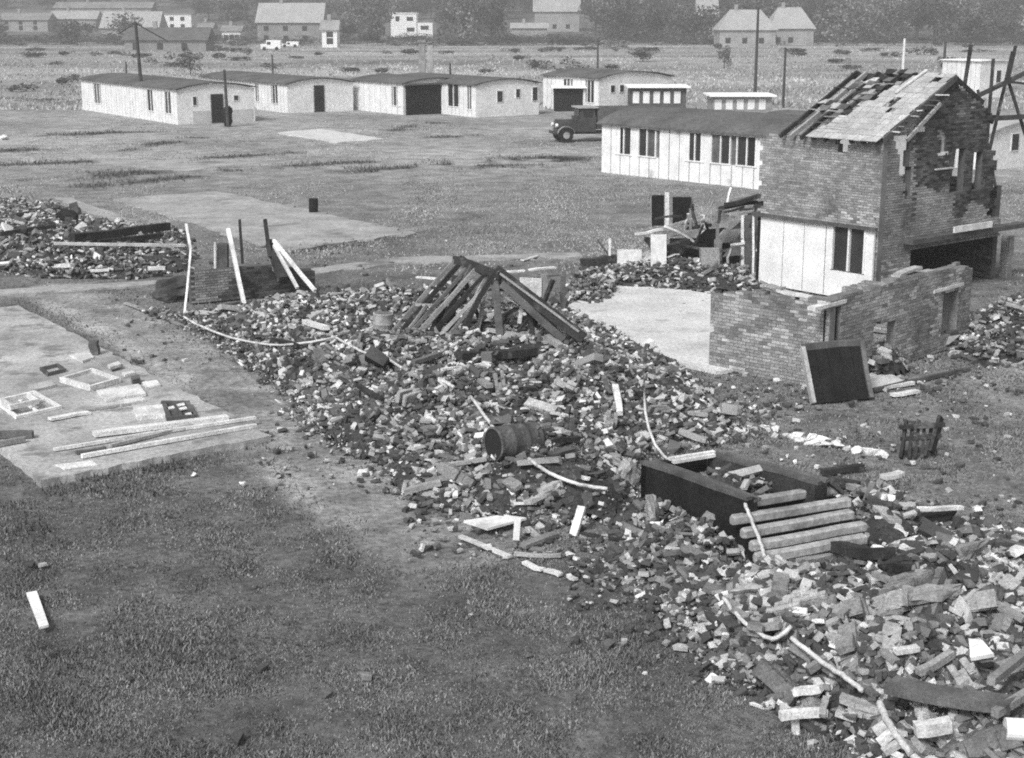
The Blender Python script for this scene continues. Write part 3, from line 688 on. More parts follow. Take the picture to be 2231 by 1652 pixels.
c = G(2132, 214); hut('white flat-roofed block behind the charred timber frame', c, 30, 5, 3.6, zat(c, 134), .05, [], [(2.2, 2.8, 1.4, 2.6, 'w')], roofmat='farwhite')

def flatshed(label, px0, px1, pb, pt, wallm, roofm, npan, panm, depth=3.5, name='shed'):
    p0 = G(px0, pb); p1 = p0 + (G(px1, pb) - p0); d = (p1 - p0); L = d.length; d.normalize(); nn = Vector((-d.y, d.x, 0)); h = zat(p0, pt)
    rt = thing(name, label, 'shed', p0)
    B = lambda s0, s1, t0, t1, z0, z1: MB().add([p0 + d * s + nn * t + Vector((0, 0, z)) for z in (z0, z1) for s, t in ((s0, t0), (s1, t0), (s1, t1), (s0, t1))], BOXF)
    B(0, L, 0, depth, 0, h - .16).build('wall', wallm, rt); B(-.3, L + .3, -.45, depth + .3, h - .12, h).build('roof', roofm, rt)
    for k in range(npan):
        s0 = .15 + (L - .3) * k / npan; B(s0, s0 + (L - .3) / npan * .62, -.04, -.004, h * .42, h * .82).build('window_panel', panm, rt)
    return rt
flatshed('dark shed with pale roof and row of white panels behind the panelled hut', 1374, 1494, 252, 188, 'wooddark', 'farwhite', 5, 'white')
flatshed('low shed with pale flat roof and white posts beside the gabled roof', 1552, 1680, 262, 207, 'wood', 'farwhite', 5, 'white')
flatshed('open shelter with pale curved canopy beside the fifth far hut', 1208, 1284, 243, 189, 'dark', 'farwhite', 0, 'white', 3)  # dark wall box stands for the shade under the canopy

# ------------------------------------------------------------------ brick walls
def brick_wall(root, O, u, nrm, L, T, keep, zmax, mats, single=0, mortar='mortar', split=None, seed=1):
    """courses of brick from O along u, thickness T along nrm (inwards). keep(s,z)->mask. split(s,z)->index into mats"""
    O = Vector(O); hb, ch = .1125, .0755; cs, cz, hl = [], [], []; nh = max(1, int(round(L / hb)))
    hs = (np.arange(nh) + .5) * hb
    for r_ in range(int(zmax / ch)):
        z = (r_ + .5) * ch; k = keep(hs, np.full(nh, z)); i = 0
        while i < nh:
            if not k[i]: i += 1; continue
            if (i + r_) % 2 == 0 and i + 1 < nh and k[i + 1]: cs.append((i + 1) * hb); hl.append(hb); i += 2
            else: cs.append((i + .5) * hb); hl.append(hb / 2); i += 1
            cz.append(z)
    cs, cz, hl = map(np.array, (cs, cz, hl))
    rot = np.array([[u.x, nrm.x, 0], [u.y, nrm.y, 0], [0, 0, 1]]); r0 = np.array(ROOT[root])
    base = np.array(O) - r0; un_, nn_ = np.array(u), np.array(nrm)
    cen = base + cs[:, None] * un_ + (T / 2) * nn_ + np.stack([np.zeros_like(cz), np.zeros_like(cz), cz], 1)
    v, f = boxes_np(cen, np.stack([hl, np.full_like(hl, T / 2 - .006), np.full_like(hl, ch / 2)], 1), rot); m_ = put('mortar', mesh_np('mortar', v, f, mortar), root); m_['kind'] = 'stuff'
    jit = rng.normal(0, .004, len(cs)); half = np.stack([hl - .006, np.full_like(hl, T / 2) + jit * .5, np.full_like(hl, ch / 2 - .006)], 1)
    idx = np.zeros(len(cs), int) if split is None else split(cs, cz)
    single_ids = np.array([], int)
    if single:
        full = np.where((hl > .1) & (idx == 0))[0]; wp = cen[full] + r0; order = full[np.argsort(np.hypot(wp[:, 0], wp[:, 1]) - wp[:, 2] * .3)]; single_ids = order[:single]
        me = mesh_np('brick', *boxes_np(np.zeros((1, 3)), np.array([[.1065, T / 2 + .002, ch / 2 - .006]]), None), 'brickin')
        an = math.atan2(u.y, u.x)
        flip = nrm.x * -u.y + nrm.y * u.x < 0
        for i in single_ids:
            o = put('brick', me, root, Vector(cen[i])); o.rotation_euler = (0, 0, an + random.uniform(-.02, .02)); o.scale = (random.uniform(.97, 1.0), 1, random.uniform(.94, 1))
    rest = np.ones(len(cs), bool); rest[single_ids] = False
    for j, mt in enumerate(mats):
        q = rest & (idx == j)
        if q.any():
            v, f = boxes_np(cen[q], half[q], rot); o = put('brickwork', mesh_np('brickwork', v, f, mt), root); o['kind'] = 'stuff'
def onwall(px, py, O, u):
    d = ray(px, py); det = d[0] * -u.y + d[1] * u.x
    t = (O.x * -u.y + O.y * u.x) / det; s = ((d[0] * t - O.x) * u.x + (d[1] * t - O.y) * u.y)
    return s, CAMH + d[2] * t
# ---- two-storey brick house
HC = G(1905, 660); aL = R(39.4); uL = Vector((-math.sin(aL), math.cos(aL), 0)); uR = Vector((math.cos(aL), math.sin(aL), 0))
house = thing('brick_house', 'half-demolished two-storey brick house with bare rafters and a patch of pale tiles', 'house', HC)
ZE = onwall(1905, 306, HC, uL)[1]; SL = onwall(1662, 420, HC, uL)[0]
WG, ZR = onwall(2081, 173, HC, uR); WE = onwall(2173, 300, HC, uR)[0]; T = .23
print('house', ZE, SL, WG, ZR, WE)
jag = lambda z, amp, sd: amp * (vnoise(z * 0 + sd, np.round(z / .0755) * .37, 1.0, sd) - .5)
s_n, z_n = onwall(1836, 312, HC, uL)
def keepL(s, z):
    k = (s < SL + jag(z, .5, 3)) & (z < ZE - .02 + .12 * (vnoise(s, s * 0, 2.2, 5) - .7))
    k &= ~((np.abs(s - s_n) < .1 + np.maximum(0, (z - (ZE - .42))) * .55) & (z > ZE - .42))
    return k
brick_wall(house, HC, uL, uR, SL + .3, T, keepL, ZE, ['brick', 'brickpale'], single=200, split=lambda s, z: (fbm(s, z, .9, 60, 3) > .55).astype(int))
OPG = [onwall(a, b, HC, uR) + onwall(c_, d, HC, uR) for a, b, c_, d in ((2066, 420, 2106, 322), (2116, 418, 2140, 330), (2046, 346, 2060, 292), (1978, 665, 2188, 512), (2148, 330, 2190, 262))]
def keepG(s, z):
    rake = ZR - np.abs(s - WG) / WG * (ZR - ZE)
    k = (z < rake - .03) & (s > T + .001) & (s < WE + jag(z, .5, 8) + np.where(z < 2.0, .5, 0))
    for s0, z0, s1, z1 in OPG: k &= ~((s > s0) & (s < s1) & (z > z0) & (z < z1))
    # the broken shoulder beside the corner
    k &= ~((s > .55 + .35 * (ZE - z) + jag(z, .3, 12)) & (s < 1.25 + .2 * fbm(s, z, 2, 4, 2)) & (z > 2.55 + .3 * s) & (z < ZE + .1))
    return k
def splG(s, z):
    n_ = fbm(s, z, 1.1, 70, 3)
    return np.where((z < 1.9 + n_ * 1.2) | ((s > 1.6) & (s < 3.6) & (z < 3.5 - n_)), np.where((s < .95) & (z < 1.3), 2, 0), np.where((s < 1.2 + n_) | (n_ > .58), 0, 1))  # upper gable: soot and the roof's shadow both put into darker brick
brick_wall(house, HC, uR, uL, WE + .5, T, keepG, ZR, ['brick', 'soot_shade', 'brickpale'], single=95, mortar='mortardark', split=splG)
far = HC + uL * (SL - .1); brick_wall(house, far + uR * (T + .01), uR, -uL, WG * 1.7, T, lambda s, z: (z < 3.6 - .4 * s + .5 * fbm(s, z * 0, 1.5, 3, 2)), 4.4, ['soot_shade'], mortar='mortardark')
brick_wall(house, HC + uR * (WG * 2 - T) + uL * T, uL, uR, SL - .6, T, lambda s, z: (z < 2.6 + .9 * fbm(s, s * 0, 1.2, 6, 2)), 4.2, ['soot_shade'], mortar='mortardark')
def hp(s, t, z): return HC + uL * s + uR * t + Vector((0, 0, z))
MB().add([hp(s, t, z) for z in (2.02, 2.16) for s, t in ((T + .02, T + .02), (SL - .4, T + .02), (SL - .4, WG * 2 - .4), (T + .02, WG * 2 - .4))], BOXF).build('upper_floor', 'tar', house)
rz_ = lambda t: ZR - abs(t - WG) / WG * (ZR - ZE)
roof = MB().beam(hp(-.1, WG, ZR - .02), hp(SL * .86, WG, ZR - .02), .06, .2).build('roof', 'char', house)
roof['label'] = 'stripped roof of charred rafters'
s_l = SL * .83
for k, s in enumerate((.06, .5, .95, 1.4, 1.85, 2.3, 2.72, 3.12, 3.5)):
    if s > s_l + .3: continue
    MB().beam(hp(s, -.28, rz_(-.28) + .07), hp(s, WG, ZR + .09), .075, .13, jit=.012).build('rafter', random.choice(['char', 'wooddark', 'wood']) if s > 1.6 else 'char', roof)
    if k % 2 == 0 or s < 1.5: MB().beam(hp(s, WG, ZR + .09), hp(s, WG * (1.5 if s < .2 else 1.9), rz_(WG * (1.5 if s < .2 else 1.9)) + .07), .075, .13, jit=.012).build('rafter', 'char', roof)
for k in range(9):
    t = .1 + k * .3; a0 = random.uniform(1.4, 1.9) + .02 * k; a1 = random.uniform(2.3, s_l + .2)
    if t < WG: MB().beam(hp(a0, t, rz_(t) + .16), hp(a1, t, rz_(t) + .16), .05, .03, jit=.01).build('batten', random.choice(['wood', 'char', 'wooddark']), roof)
for k in range(22):     # slates and boards still hanging on the battens
    t = random.uniform(.5, WG - .1); s = random.uniform(1.3 + .3 * (1 - t / WG), s_l - .2); dz = (ZR - ZE) / WG
    q = [hp(s + x, t + y, rz_(t) + .19 + y * dz + random.uniform(-.02, .03)) for x, y in ((0, 0), (random.uniform(.2, .42), 0), (random.uniform(.2, .42), .24), (0, .24))]
    MB().slabq(q, .015).build('slate', random.choice(['char', 'char', 'wooddark', 'tile']), roof)
e0 = onwall(1782, 302, HC, uL)[0]
slope = (ZR - ZE) / WG; rows = 13
for k in range(rows):
    t0 = -.36 + (WG + .38) * k / rows; t1 = t0 + (WG + .38) / rows * 1.25; f_ = (k + .5) / rows; send = (e0 + .1) * (1 - f_) + .95 * f_ + random.uniform(-.1, .1); x = random.uniform(-.06, .02)
    while x < send:
        w2 = random.uniform(.24, .3); d_ = random.uniform(-.012, .012)
        if not (random.random() < .05 and 1 < k < rows - 1):
            MB().slabq([hp(x + .006, t0 + d_, rz_(t0) + .185 + d_ * .5), hp(x + w2, t0 + d_, rz_(t0) + .185 + random.uniform(-.008, .008)), hp(x + w2, min(t1, WG + .03), rz_(min(t1, WG)) + .165), hp(x + .006, min(t1, WG + .03), rz_(min(t1, WG)) + .165)], .018).build('roof_tile', 'tile', roof)
        x += w2 + .004
MB().beam(hp(1.15, WG * .62, rz_(WG * .62) + .22), hp(1.0, WG + .02, ZR + .24), .09, .04).build('batten', 'woodpale', roof)
MB().beam(hp(-.06, -.1, ZE + .02), hp(-.06, WG, ZR + .06), .05, .16).build('barge_board', 'wooddark', roof)
for k in range(8):     # battens sticking out over the gable
    t = .25 + k * .27; MB().beam(hp(-.45 + random.uniform(-.1, .2), t, rz_(t) + .12), hp(.2, t, rz_(t) + .12), .045, .03, jit=.01).build('batten', random.choice(['wood', 'woodpale', 'wooddark']), roof)
MB().beam(hp(-.12, WG * .28, rz_(0) - .02), hp(-.12, WG * .75, rz_(WG * .75) - .25), .06, .1).build('strut', 'wood', roof)
s0, z0 = onwall(2060, 345, HC, uR)
def gb(x0, y0, x1, y1, out, dep, nm, mt):
    a0, b0 = onwall(x0, y0, HC, uR); a1, b1 = onwall(x1, y1, HC, uR)
    z0_, z1_ = min(b0, b1), max(b0, b1)
    if nm in ('ledge', 'name_board'): zc = (b0 + b1) / 2; hh_ = .07 if nm == 'ledge' else .09; z0_, z1_ = zc - hh_, zc + hh_
    return MB().add([hp(s, t, z) for z in (z0_, z1_) for s, t in ((-out, a0), (-out, a1), (-out + dep, a1), (-out + dep, a0))], BOXF).build(nm, mt, house)
gb(1966, 512, 2214, 500, .38, .36, 'ledge', 'wooddark'); gb(2052, 497, 2134, 486, .45, .06, 'name_board', 'woodpale')
gb(2046, 346, 2061, 292, -.03, .05, 'opening_board', 'wood'); gb(2040, 340, 2066, 330, .0, .1, 'sill', 'white') ; gb(2036, 371, 2074, 364, .06, .12, 'sill', 'woodpale'); gb(1993, 288, 2012, 276, .05, .12, 'brick_corbel', 'white')
gb(2194, 642, 2214, 514, -.05, .3, 'pier', 'brick'); 
# white hut panels still standing against the left wall
pan = thing('panel_wall', 'three white wall panels and a window left against the brick house', 'wall', hp(0, -.12, 0))
def pz(px, py): return onwall(px, py, HC - uR * .12, uL)
ztp = pz(1760, 482)[1]
def pbox(s0, s1, t0, t1, z0, z1): return MB().add([hp(s, -t, z) for z in (z0, z1) for s, t in ((s0, t0), (s1, t0), (s1, t1), (s0, t1))], BOXF)
xs = [1654, 1705, 1750, 1797]
for a, b in zip(xs[:-1], xs[1:]): pbox(pz(b, 560)[0] + .012, pz(a, 560)[0] - .012, .05, .12, 0, ztp).build('wall_panel', 'white', pan)
for x in xs: s = pz(x, 560)[0]; pbox(s - .012, s + .012, .05, .1, 0, ztp).build('batten', 'wooddark', pan)
sa, sb = pz(1902, 560)[0], pz(1797, 560)[0]; zs = pz(1850, 592)[1]; zt_ = pz(1850, 506)[1]
pbox(sa, sb - .02, .05, .12, 0, zs - .04).build('wall_panel', 'white', pan); pbox(sa, pz(1884, 560)[0], .05, .12, zs - .038, ztp).build('wall_panel', 'white', pan)
pbox(pz(1810, 560)[0], sb - .02, .05, .12, zs - .038, ztp).build('wall_panel', 'white', pan)
wf = MB()
for x in (1812, 1848, 1883): s = pz(x, 560)[0]; wf.add([hp(s + a, -t, z) for z in (zs, ztp) for a, t in ((-.03, .06), (.03, .06), (.03, .15), (-.03, .15))], BOXF)
wf = wf.build('window', 'white', pan)
for a, b in ((1814, 1846), (1850, 1881)): pbox(pz(b, 560)[0] - .0, pz(a, 560)[0] + .0, .04, .055, zs, ztp).build('pane', 'glass', wf)
MB().beam(hp(-.05, -.16, pz(1905, 500)[1]), hp(pz(1642, 465)[0], -.16, pz(1642, 465)[1]), .14, .09, jit=.015).build('top_rail', 'wooddark', pan)
pbox(pz(1654, 560)[0] + .02, SL + .1, .0, .06, 0, ztp - .1).build('opening_shade_board', 'tar', pan)  # black board standing for the shade inside the door opening
MB().beam(hp(pz(1646, 560)[0], -.2, .3), hp(pz(1640, 560)[0], -.17, ztp), .06, .06, jit=.01).build('post', 'woodpale', pan)

# ---- low roofless brick ruin in front of the house
RO = G(1800, 850); uA = (G(1540, 800) - RO); LA = uA.length; uA.normalize(); uB = Vector((uA.y, -uA.x, 0)); LB = onwall(2112, 700, RO, uB)[0]
ruin = thing('brick_ruin', 'low roofless brick ruin with two window openings before the house', 'ruin', RO)
ta = [onwall(x, y, RO, uA) for x, y in ((1800, 655), (1765, 652), (1700, 646), (1640, 632), (1600, 636), (1540, 648))]
tb = [onwall(x, y, RO, uB) for x, y in ((1800, 652), (1850, 642), (1900, 631), (1935, 622), (1950, 606), (2000, 598), (2060, 590), (2112, 584))]
sA = lambda s: np.interp(s, [p[0] for p in ta], [p[1] for p in ta]); sB = lambda s: np.interp(s, [p[0] for p in tb], [p[1] for p in tb])
crack = lambda s, z: np.abs((s - LA * .62) - .35 * np.abs(z - .85)) < -1
brick_wall(ruin, RO, uA, uB, LA, T, lambda s, z: (z < sA(s) + .1 * (vnoise(s, s * 0, 4, 2) - .5)) & ~(crack(s, z) & (z > .3)) & (s < LA + jag(z, .3, 4)), 2.4, ['brick', 'brickpale'], single=230, split=lambda s, z: (fbm(s, z, 1.4, 61, 3) > .53).astype(int))
OPB = [onwall(a, b, RO, uB) + onwall(c_, d, RO, uB) for a, b, c_, d in ((1803, 760, 1834, 668), (2047, 738, 2090, 632))]
gs = [onwall(x, 780, RO, uB)[0] for x in (1893, 1950)]
def keepB(s, z):
    k = (z < sB(s) + .1 * (vnoise(s, s * 0, 4, 7) - .5)) & (s > T + .001)
    for s0, z0, s1, z1 in OPB: k &= ~((s > s0) & (s < s1) & (z > z0) & (z < z1))
    k &= ~((s > gs[0] + .25 * fbm(z, s * 0, 2, 2, 2)) & (s < gs[1] - .2 * fbm(z, s * 0, 2, 5, 2)) & (z < 1.05 + .2 * vnoise(s, s * 0, 5, 1)))
    return k
brick_wall(ruin, RO, uB, uA, LB, T, keepB, 2.4, ['brick', 'brickpale'], single=65, split=lambda s, z: (fbm(s, z, 1.2, 63, 3) > .5).astype(int))
def rp(s, t, z): return RO + uB * s + uA * t + Vector((0, 0, z))
def rb(x0, y0, x1, y1, out, dep, nm, mt):
    a0, b0 = onwall(x0, y0, RO, uB); a1, b1 = onwall(x1, y1, RO, uB); z0_, z1_ = min(b0, b1), max(b0, b1)
    return MB().add([rp(s, t, z) for z in (z0_, z1_) for s, t in ((a0, -out), (a1, -out), (a1, -out + dep), (a0, -out + dep))], BOXF).build(nm, mt, ruin)
rb(1774, 670, 1842, 660, .03, .2, 'lintel', 'woodpale'); rb(2034, 633, 2098, 622, .03, .2, 'lintel', 'woodpale')
rb(1804, 756, 1833, 671, -.1, .04, 'opening_board', 'tar'); rb(2050, 736, 2062, 633, -.08, .05, 'frame_post', 'wooddark')  # black board added in the opening to stand for the shaded inside
rb(2052, 730, 2089, 636, -.2, .03, 'opening_board', 'brickin')
brick_wall(ruin, RO + uB * (LB - T) + uA * (T + .01), uA, -uB, 3.2, T, lambda s, z: z < 1.75 - .25 * s + .3 * vnoise(s, s * 0, 3, 9), 2.2, ['brick'])
for x0, y0, x1, y1 in ((1960, 605, 2040, 592), (2030, 594, 2112, 586), (1965, 600, 2010, 582), (1880, 640, 1935, 622), (1655, 622, 1700, 632), (1690, 635, 1760, 650)):
    s0_, z0_ = onwall(x0, y0, RO, uB); s1_, z1_ = onwall(x1, y1, RO, uB)
    if x1 < 1790:
        s0_, z0_ = onwall(x0, y0, RO, uA); s1_, z1_ = onwall(x1, y1, RO, uA)
        MB().beam(RO + uA * s0_ + uB * .12 + Vector((0, 0, z0_)), RO + uA * s1_ + uB * .12 + Vector((0, 0, z1_)), .2, .06, jit=.02).build('coping', random.choice(['woodpale', 'chunkm']), ruin)
    else: MB().beam(rp(s0_, .12, z0_), rp(s1_, .12, z1_), .22, .06, jit=.02).build('coping', random.choice(['wood', 'chunkm']), ruin)

# ------------------------------------------------------------------ wrecked hut between the panelled hut and the house
wreck = thing('wrecked_hut', 'wrecked hut frame of broken panels and timbers left of the white panels', 'hut', G(1480, 600))
def wq(nm, mt, x0, yb, x1, yt, Y, th=.1):
    p0 = V(x0, yb, Y); p1 = V(x1, yb, Y); q0 = V(x0, yt, Y); q1 = V(x1, yt, Y); d = Vector((0, th, 0))
    return MB().add([p0, p1, p1 + d, p0 + d, q0, q1, q1 + d, q0 + d], BOXF).build(nm, mt, wreck)
Y0 = G(1480, 600).y
wq('wall_panel', 'render', 1418, 596, 1452, 512, Y0 - .3); wq('wall_panel', 'render', 1345, 590, 1398, 545, Y0 + .8); wq('wall_panel', 'render', 1454, 604, 1524, 568, Y0 + .1)
wq('wall_panel', 'white', 1575, 612, 1618, 590, Y0 - .2)
wq('dark_panel', 'tar', 1420, 492, 1447, 426, Y0 + 4.5); wq('dark_panel', 'tar', 1466, 490, 1506, 430, Y0 + 4.5); wq('post', 'woodpale', 1449, 498, 1458, 420, Y0 + 4.3); wq('post', 'wood', 1418, 592, 1424, 425, Y0 + 4.6); wq('post', 'wood', 1507, 592, 1513, 428, Y0 + 4.6)
wq('post', 'wood', 1502, 598, 1507, 455, Y0 + 2); wq('post', 'wood', 1560, 600, 1567, 440, Y0 + 1); wq('post', 'woodpale', 1528, 560, 1536, 470, Y0 + 2.2, .25); wq('post', 'woodpale', 1615, 600, 1621, 470, Y0 + .4); wq('brick_pier', 'brick', 1528, 612, 1568, 545, Y0 - .8, .5)
wq('dark_panel', 'tar', 1460, 568, 1556, 520, Y0 + 1.6); wq('dark_panel', 'tar', 1574, 592, 1612, 530, Y0 + 2.4); wq('dark_panel', 'wooddark', 1624, 604, 1652, 470, Y0 + .2); wq('wall_panel', 'wood', 1564, 590, 1612, 482, Y0 + 3)
wq('post', 'woodpale', 1326, 565, 1331, 520, Y0 + 2)
for x0, y0, x1, y1, dy, m_, w2 in ((1383, 510, 1455, 498, 0, 'woodpale', .09), (1440, 500, 1530, 472, .4, 'wood', .1), (1450, 492, 1512, 525, .2, 'woodpale', .08), (1455, 515, 1535, 498, .5, 'wood', .08), (1476, 530, 1474, 590, 0, 'char', .12), (1540, 470, 1620, 452, 1, 'wood', .08), (1565, 455, 1650, 440, 1, 'char', .14), (1580, 448, 1655, 425, .8, 'char', .16), (1590, 470, 1660, 458, .3, 'wood', .08), (1424, 540, 1410, 520, 0, 'char', .16), (1440, 545, 1500, 525, 0, 'char', .2), (1560, 460, 1600, 475, .5, 'wood', .06), (1300, 520, 1340, 575, 3, 'wood', .05)):
    MB().beam(V(x0, y0, Y0 + dy), V(x1, y1, Y0 + dy + .5), w2, w2 * .8, jit=.03).build('timber', m_, wreck)
for k in range(34):
    x0 = random.uniform(1395, 1650); y0 = random.uniform(470, 600) - (x0 > 1560) * random.uniform(0, 45); ln_ = random.uniform(25, 75); a_ = random.choice((random.uniform(-.5, .5), random.uniform(1.1, 1.9))); dy = random.uniform(-.4, 2.6); w2 = random.uniform(.05, .12)
    MB().beam(V(x0, y0, Y0 + dy), V(x0 + ln_ * math.cos(a_), y0 - ln_ * math.sin(a_) * .8, Y0 + dy + random.uniform(-.5, .5)), w2, w2 * random.uniform(.4, 1), jit=.03).build('timber', random.choice(['wood', 'char', 'wooddark', 'woodpale', 'char']), wreck)
for x0, y0, x1, y1, dy, h2, m_ in ((1400, 598, 1425, 540, .2, .5, 'render'), (1500, 560, 1545, 500, 1.2, .6, 'tar'), (1580, 560, 1625, 500, 1.0, .7, 'wooddark'), (1445, 590, 1470, 540, .6, .5, 'char'), (1535, 520, 1570, 470, 1.8, .5, 'wood'), (1600, 500, 1655, 440, .9, .5, 'char'), (1355, 575, 1395, 548, 1.0, .4, 'wood')):
    a, b = V(x0, y0, Y0 + dy), V(x1, y1, Y0 + dy + .4); m1 = a.lerp(b, .5) + Vector((random.uniform(-.15, .15), .1, random.uniform(-.12, .2)))
    mb = MB()
    for p, q in ((a, m1), (m1, b)): mb.slabq([p + Vector((-.1, 0, 0)), p + Vector((h2, .15, .05)), q + Vector((h2 * .9, .2, .03)), q + Vector((-.1, 0, 0))], .025)
    mb.build('bent_sheet', m_, wreck)
o = MB().beam(S(1268, 574, .1), S(1347, 566, .15), .28, .3, jit=.04).build('timber_baulk', 'char'); tag(o, 'thick black timber baulk lying at the wrecked hut', 'timber')

# ------------------------------------------------------------------ collapsed roof trusses on the main heap
YB = S(1080, 745).y
tr = thing('roof_truss', 'collapsed dark roof frame standing as a gable on the rubble', 'roof truss', Vector((0, YB, .3)))
def tm(x0, y0, d0, x1, y1, d1, w2, h2, m_='char', nm='rafter'):
    return MB().beam(V(x0, y0, YB + d0), V(x1, y1, YB + d1), w2, h2, jit=.015).build(nm, m_, tr)
tm(822, 762, .9, 1000, 556, 1.6, .07, .1, 'wood'); tm(836, 768, .7, 1012, 560, 1.5, .07, .11); tm(852, 772, .5, 1030, 572, 1.2, .05, .08, 'wooddark'); tm(866, 776, .3, 1044, 578, .9, .07, .1, 'wood'); tm(890, 780, .1, 1066, 588, .6, .05, .08); tm(908, 784, .0, 1086, 594, .2, .06, .08, 'wood'); tm(850, 730, .9, 1120, 738, .3, .05, .07, 'wooddark', 'batten'); tm(875, 700, 1.0, 1140, 705, .4, .05, .06, 'char', 'batten'); tm(905, 665, 1.1, 1165, 668, .5, .05, .06, 'wood', 'batten'); tm(940, 628, 1.3, 1135, 632, .5, .05, .06, 'char', 'batten'); tm(1180, 660, .6, 1110, 745, .1, .06, .08); tm(1215, 690, .5, 1150, 748, .0, .05, .07, 'wooddark'); tm(1010, 600, 1.1, 1060, 745, .3, .06, .08);
tm(1000, 562, 1.6, 1252, 716, 1.4, .08, .14); tm(1040, 584, .9, 1262, 730, .8, .08, .16); tm(1078, 588, .2, 1272, 738, .0, .1, .26); tm(1092, 618, .1, 1228, 740, -.1, .07, .16, 'wooddark'); tm(1084, 592, .12, 1262, 722, -.06, .04, .05, 'wood')
tm(1078, 590, .2, 985, 760, -.1, .08, .12); tm(1030, 576, 1.0, 935, 755, .6, .08, .1, 'wooddark'); tm(1058, 600, .6, 1000, 745, .2, .07, .09, 'wood'); tm(990, 566, 1.6, 1090, 600, .1, .1, .18, 'char', 'ridge_beam')
tm(1076, 596, .3, 1092, 768, .0, .17, .17, 'wooddark', 'post'); tm(990, 600, 1.2, 984, 735, .9, .14, .14, 'char', 'post'); tm(1010, 640, 1.0, 1020, 735, .6, .12, .12, 'char', 'post'); tm(1052, 660, .4, 1036, 740, .3, .1, .16, 'wood', 'strut'); tm(1205, 610, 1.5, 1160, 720, .9, .08, .1, 'char', 'strut')
tm(930, 730, .6, 1060, 726, .5, .08, .1, 'wood', 'tie_beam'); tm(1100, 730, .2, 1210, 722, .4, .08, .08, 'wood', 'tie_beam'); tm(940, 690, .8, 1000, 640, 1.2, .06, .08, 'wood', 'strut')
tm(1090, 642, .5, 1130, 664, .5, .1, .04, 'woodpale', 'slat'); tm(1136, 668, .4, 1132, 705, .4, .09, .03, 'woodpale', 'slat'); tm(1038, 665, .9, 1060, 642, .9, .16, .04, 'woodpale', 'slat'); tm(1024, 612, 1.3, 1032, 640, 1.3, .2, .04, 'woodpale', 'slat'); tm(1163, 684, .5, 1178, 700, .5, .08, .04, 'woodpale', 'slat'); tm(1100, 690, .7, 1130, 668, .7, .3, .05, 'char', 'board'); tm(1120, 700, .8, 1200, 690, .8, .5, .05, 'char', 'board')
for x0, y0, d0, x1, y1, d1, w2, m_ in ((905, 700, 1.1, 960, 618, 1.5, .06, 'wood'), (880, 735, .9, 1010, 600, 1.3, .05, 'char'), (930, 740, .5, 1020, 640, .9, .07, 'char'), (960, 752, .3, 1075, 612, .4, .06, 'wood'), (900, 690, 1.0, 1040, 700, .8, .06, 'wooddark'), (925, 655, 1.2, 1050, 665, 1.0, .06, 'char'), (1110, 640, .5, 1235, 700, .5, .08, 'char'), (1120, 620, .9, 1180, 735, .4, .07, 'char'), (1150, 655, .6, 1160, 738, .2, .1, 'char'), (1195, 690, .4, 1200, 742, .1, .1, 'wooddark'), (1060, 720, .2, 1230, 745, .0, .07, 'wood'), (850, 768, .2, 1000, 770, -.2, .12, 'char'), (890, 782, 0, 980, 750, .2, .09, 'wooddark'), (1010, 755, .0, 1130, 735, .3, .07, 'wood'), (1000, 742, .2, 1060, 690, .7, .05, 'wood'), (940, 722, .6, 985, 640, 1.1, .09, 'char'), (860, 755, .6, 930, 665, 1.0, .05, 'wood')):
    tm(x0, y0, d0, x1, y1, d1, w2, w2 * 1.3, m_, 'strut')
def timber(label, p0, p1, w2, h2, m_='wood', name='plank', cat='plank', jit=.012, group=None, lift=None):
    lift = h2 / 2 + .01 if lift is None else lift
    a = S(*p0, lift) if len(p0) == 2 else V(*p0); b = S(*p1, lift) if len(p1) == 2 else V(*p1)
    o = MB().beam(a, b, w2, h2, jit=jit).build(name, m_); tag(o, label, cat, group); return o
TL = timber
TL('thick charred beam lying in front of the collapsed roof frame', (998, 778), (1165, 762), .24, .17, 'char', 'beam', 'beam', .04, lift=.2)
TL('pale batten lying on rubble just below the charred beam', (962, 806), (1070, 790), .07, .05, 'woodpale', lift=.16)
TL('thin dark stick leaning over the charred beam', (1168, 735, YB - .6), (1131, 827, YB - 1.6), .05, .05, 'char', 'stick', 'stick')
TL('pale board behind the collapsed roof frame, left side', (908, 604), (965, 608), .16, .05, 'woodpale', lift=.3)
TL('short white board behind the apex of the collapsed roof frame', (1092, 594), (1142, 590), .12, .05, 'woodpale', lift=.4)
TL('white board lying flat behind the right side of the fallen roof', (1154, 588), (1208, 582), .2, .05, 'woodpale', lift=.3)
TL('white sliver of board on grass behind the fallen roof', (1138, 568), (1172, 558), .14, .04, 'woodpale')
TL('dark upright post right of the collapsed roof frame', (1225, 669, YB + 1.9), (1226, 602, YB + 1.9), .12, .12, 'wooddark', 'post', 'post')
TL('grey upright post behind the collapsed roof frame', (1185, 660, YB + 2.3), (1185, 598, YB + 2.3), .16, .14, 'wood', 'post', 'post')
TL('pale broken beam end at the right foot of the fallen roof', (1190, 735), (1222, 756), .14, .12, 'wood', lift=.25)
TL('pale split plank among bricks below the charred beam', (1030, 812), (1066, 842), .14, .08, 'wood', lift=.15)
TL('grey plank half buried left of the fallen roof', (664, 700), (712, 716), .16, .1, 'woodpale', lift=.2)
o = MB().add([V(1132, 645, YB + 2.2), V(1180, 648, YB + 2.2), V(1180, 648, YB + 2.28), V(1132, 645, YB + 2.28), V(1132, 604, YB + 2.2), V(1180, 606, YB + 2.2), V(1180, 606, YB + 2.28), V(1132, 604, YB + 2.28)], BOXF).build('door_panel', 'woodpale'); tag(o, 'white panel standing behind the collapsed roof frame', 'panel')
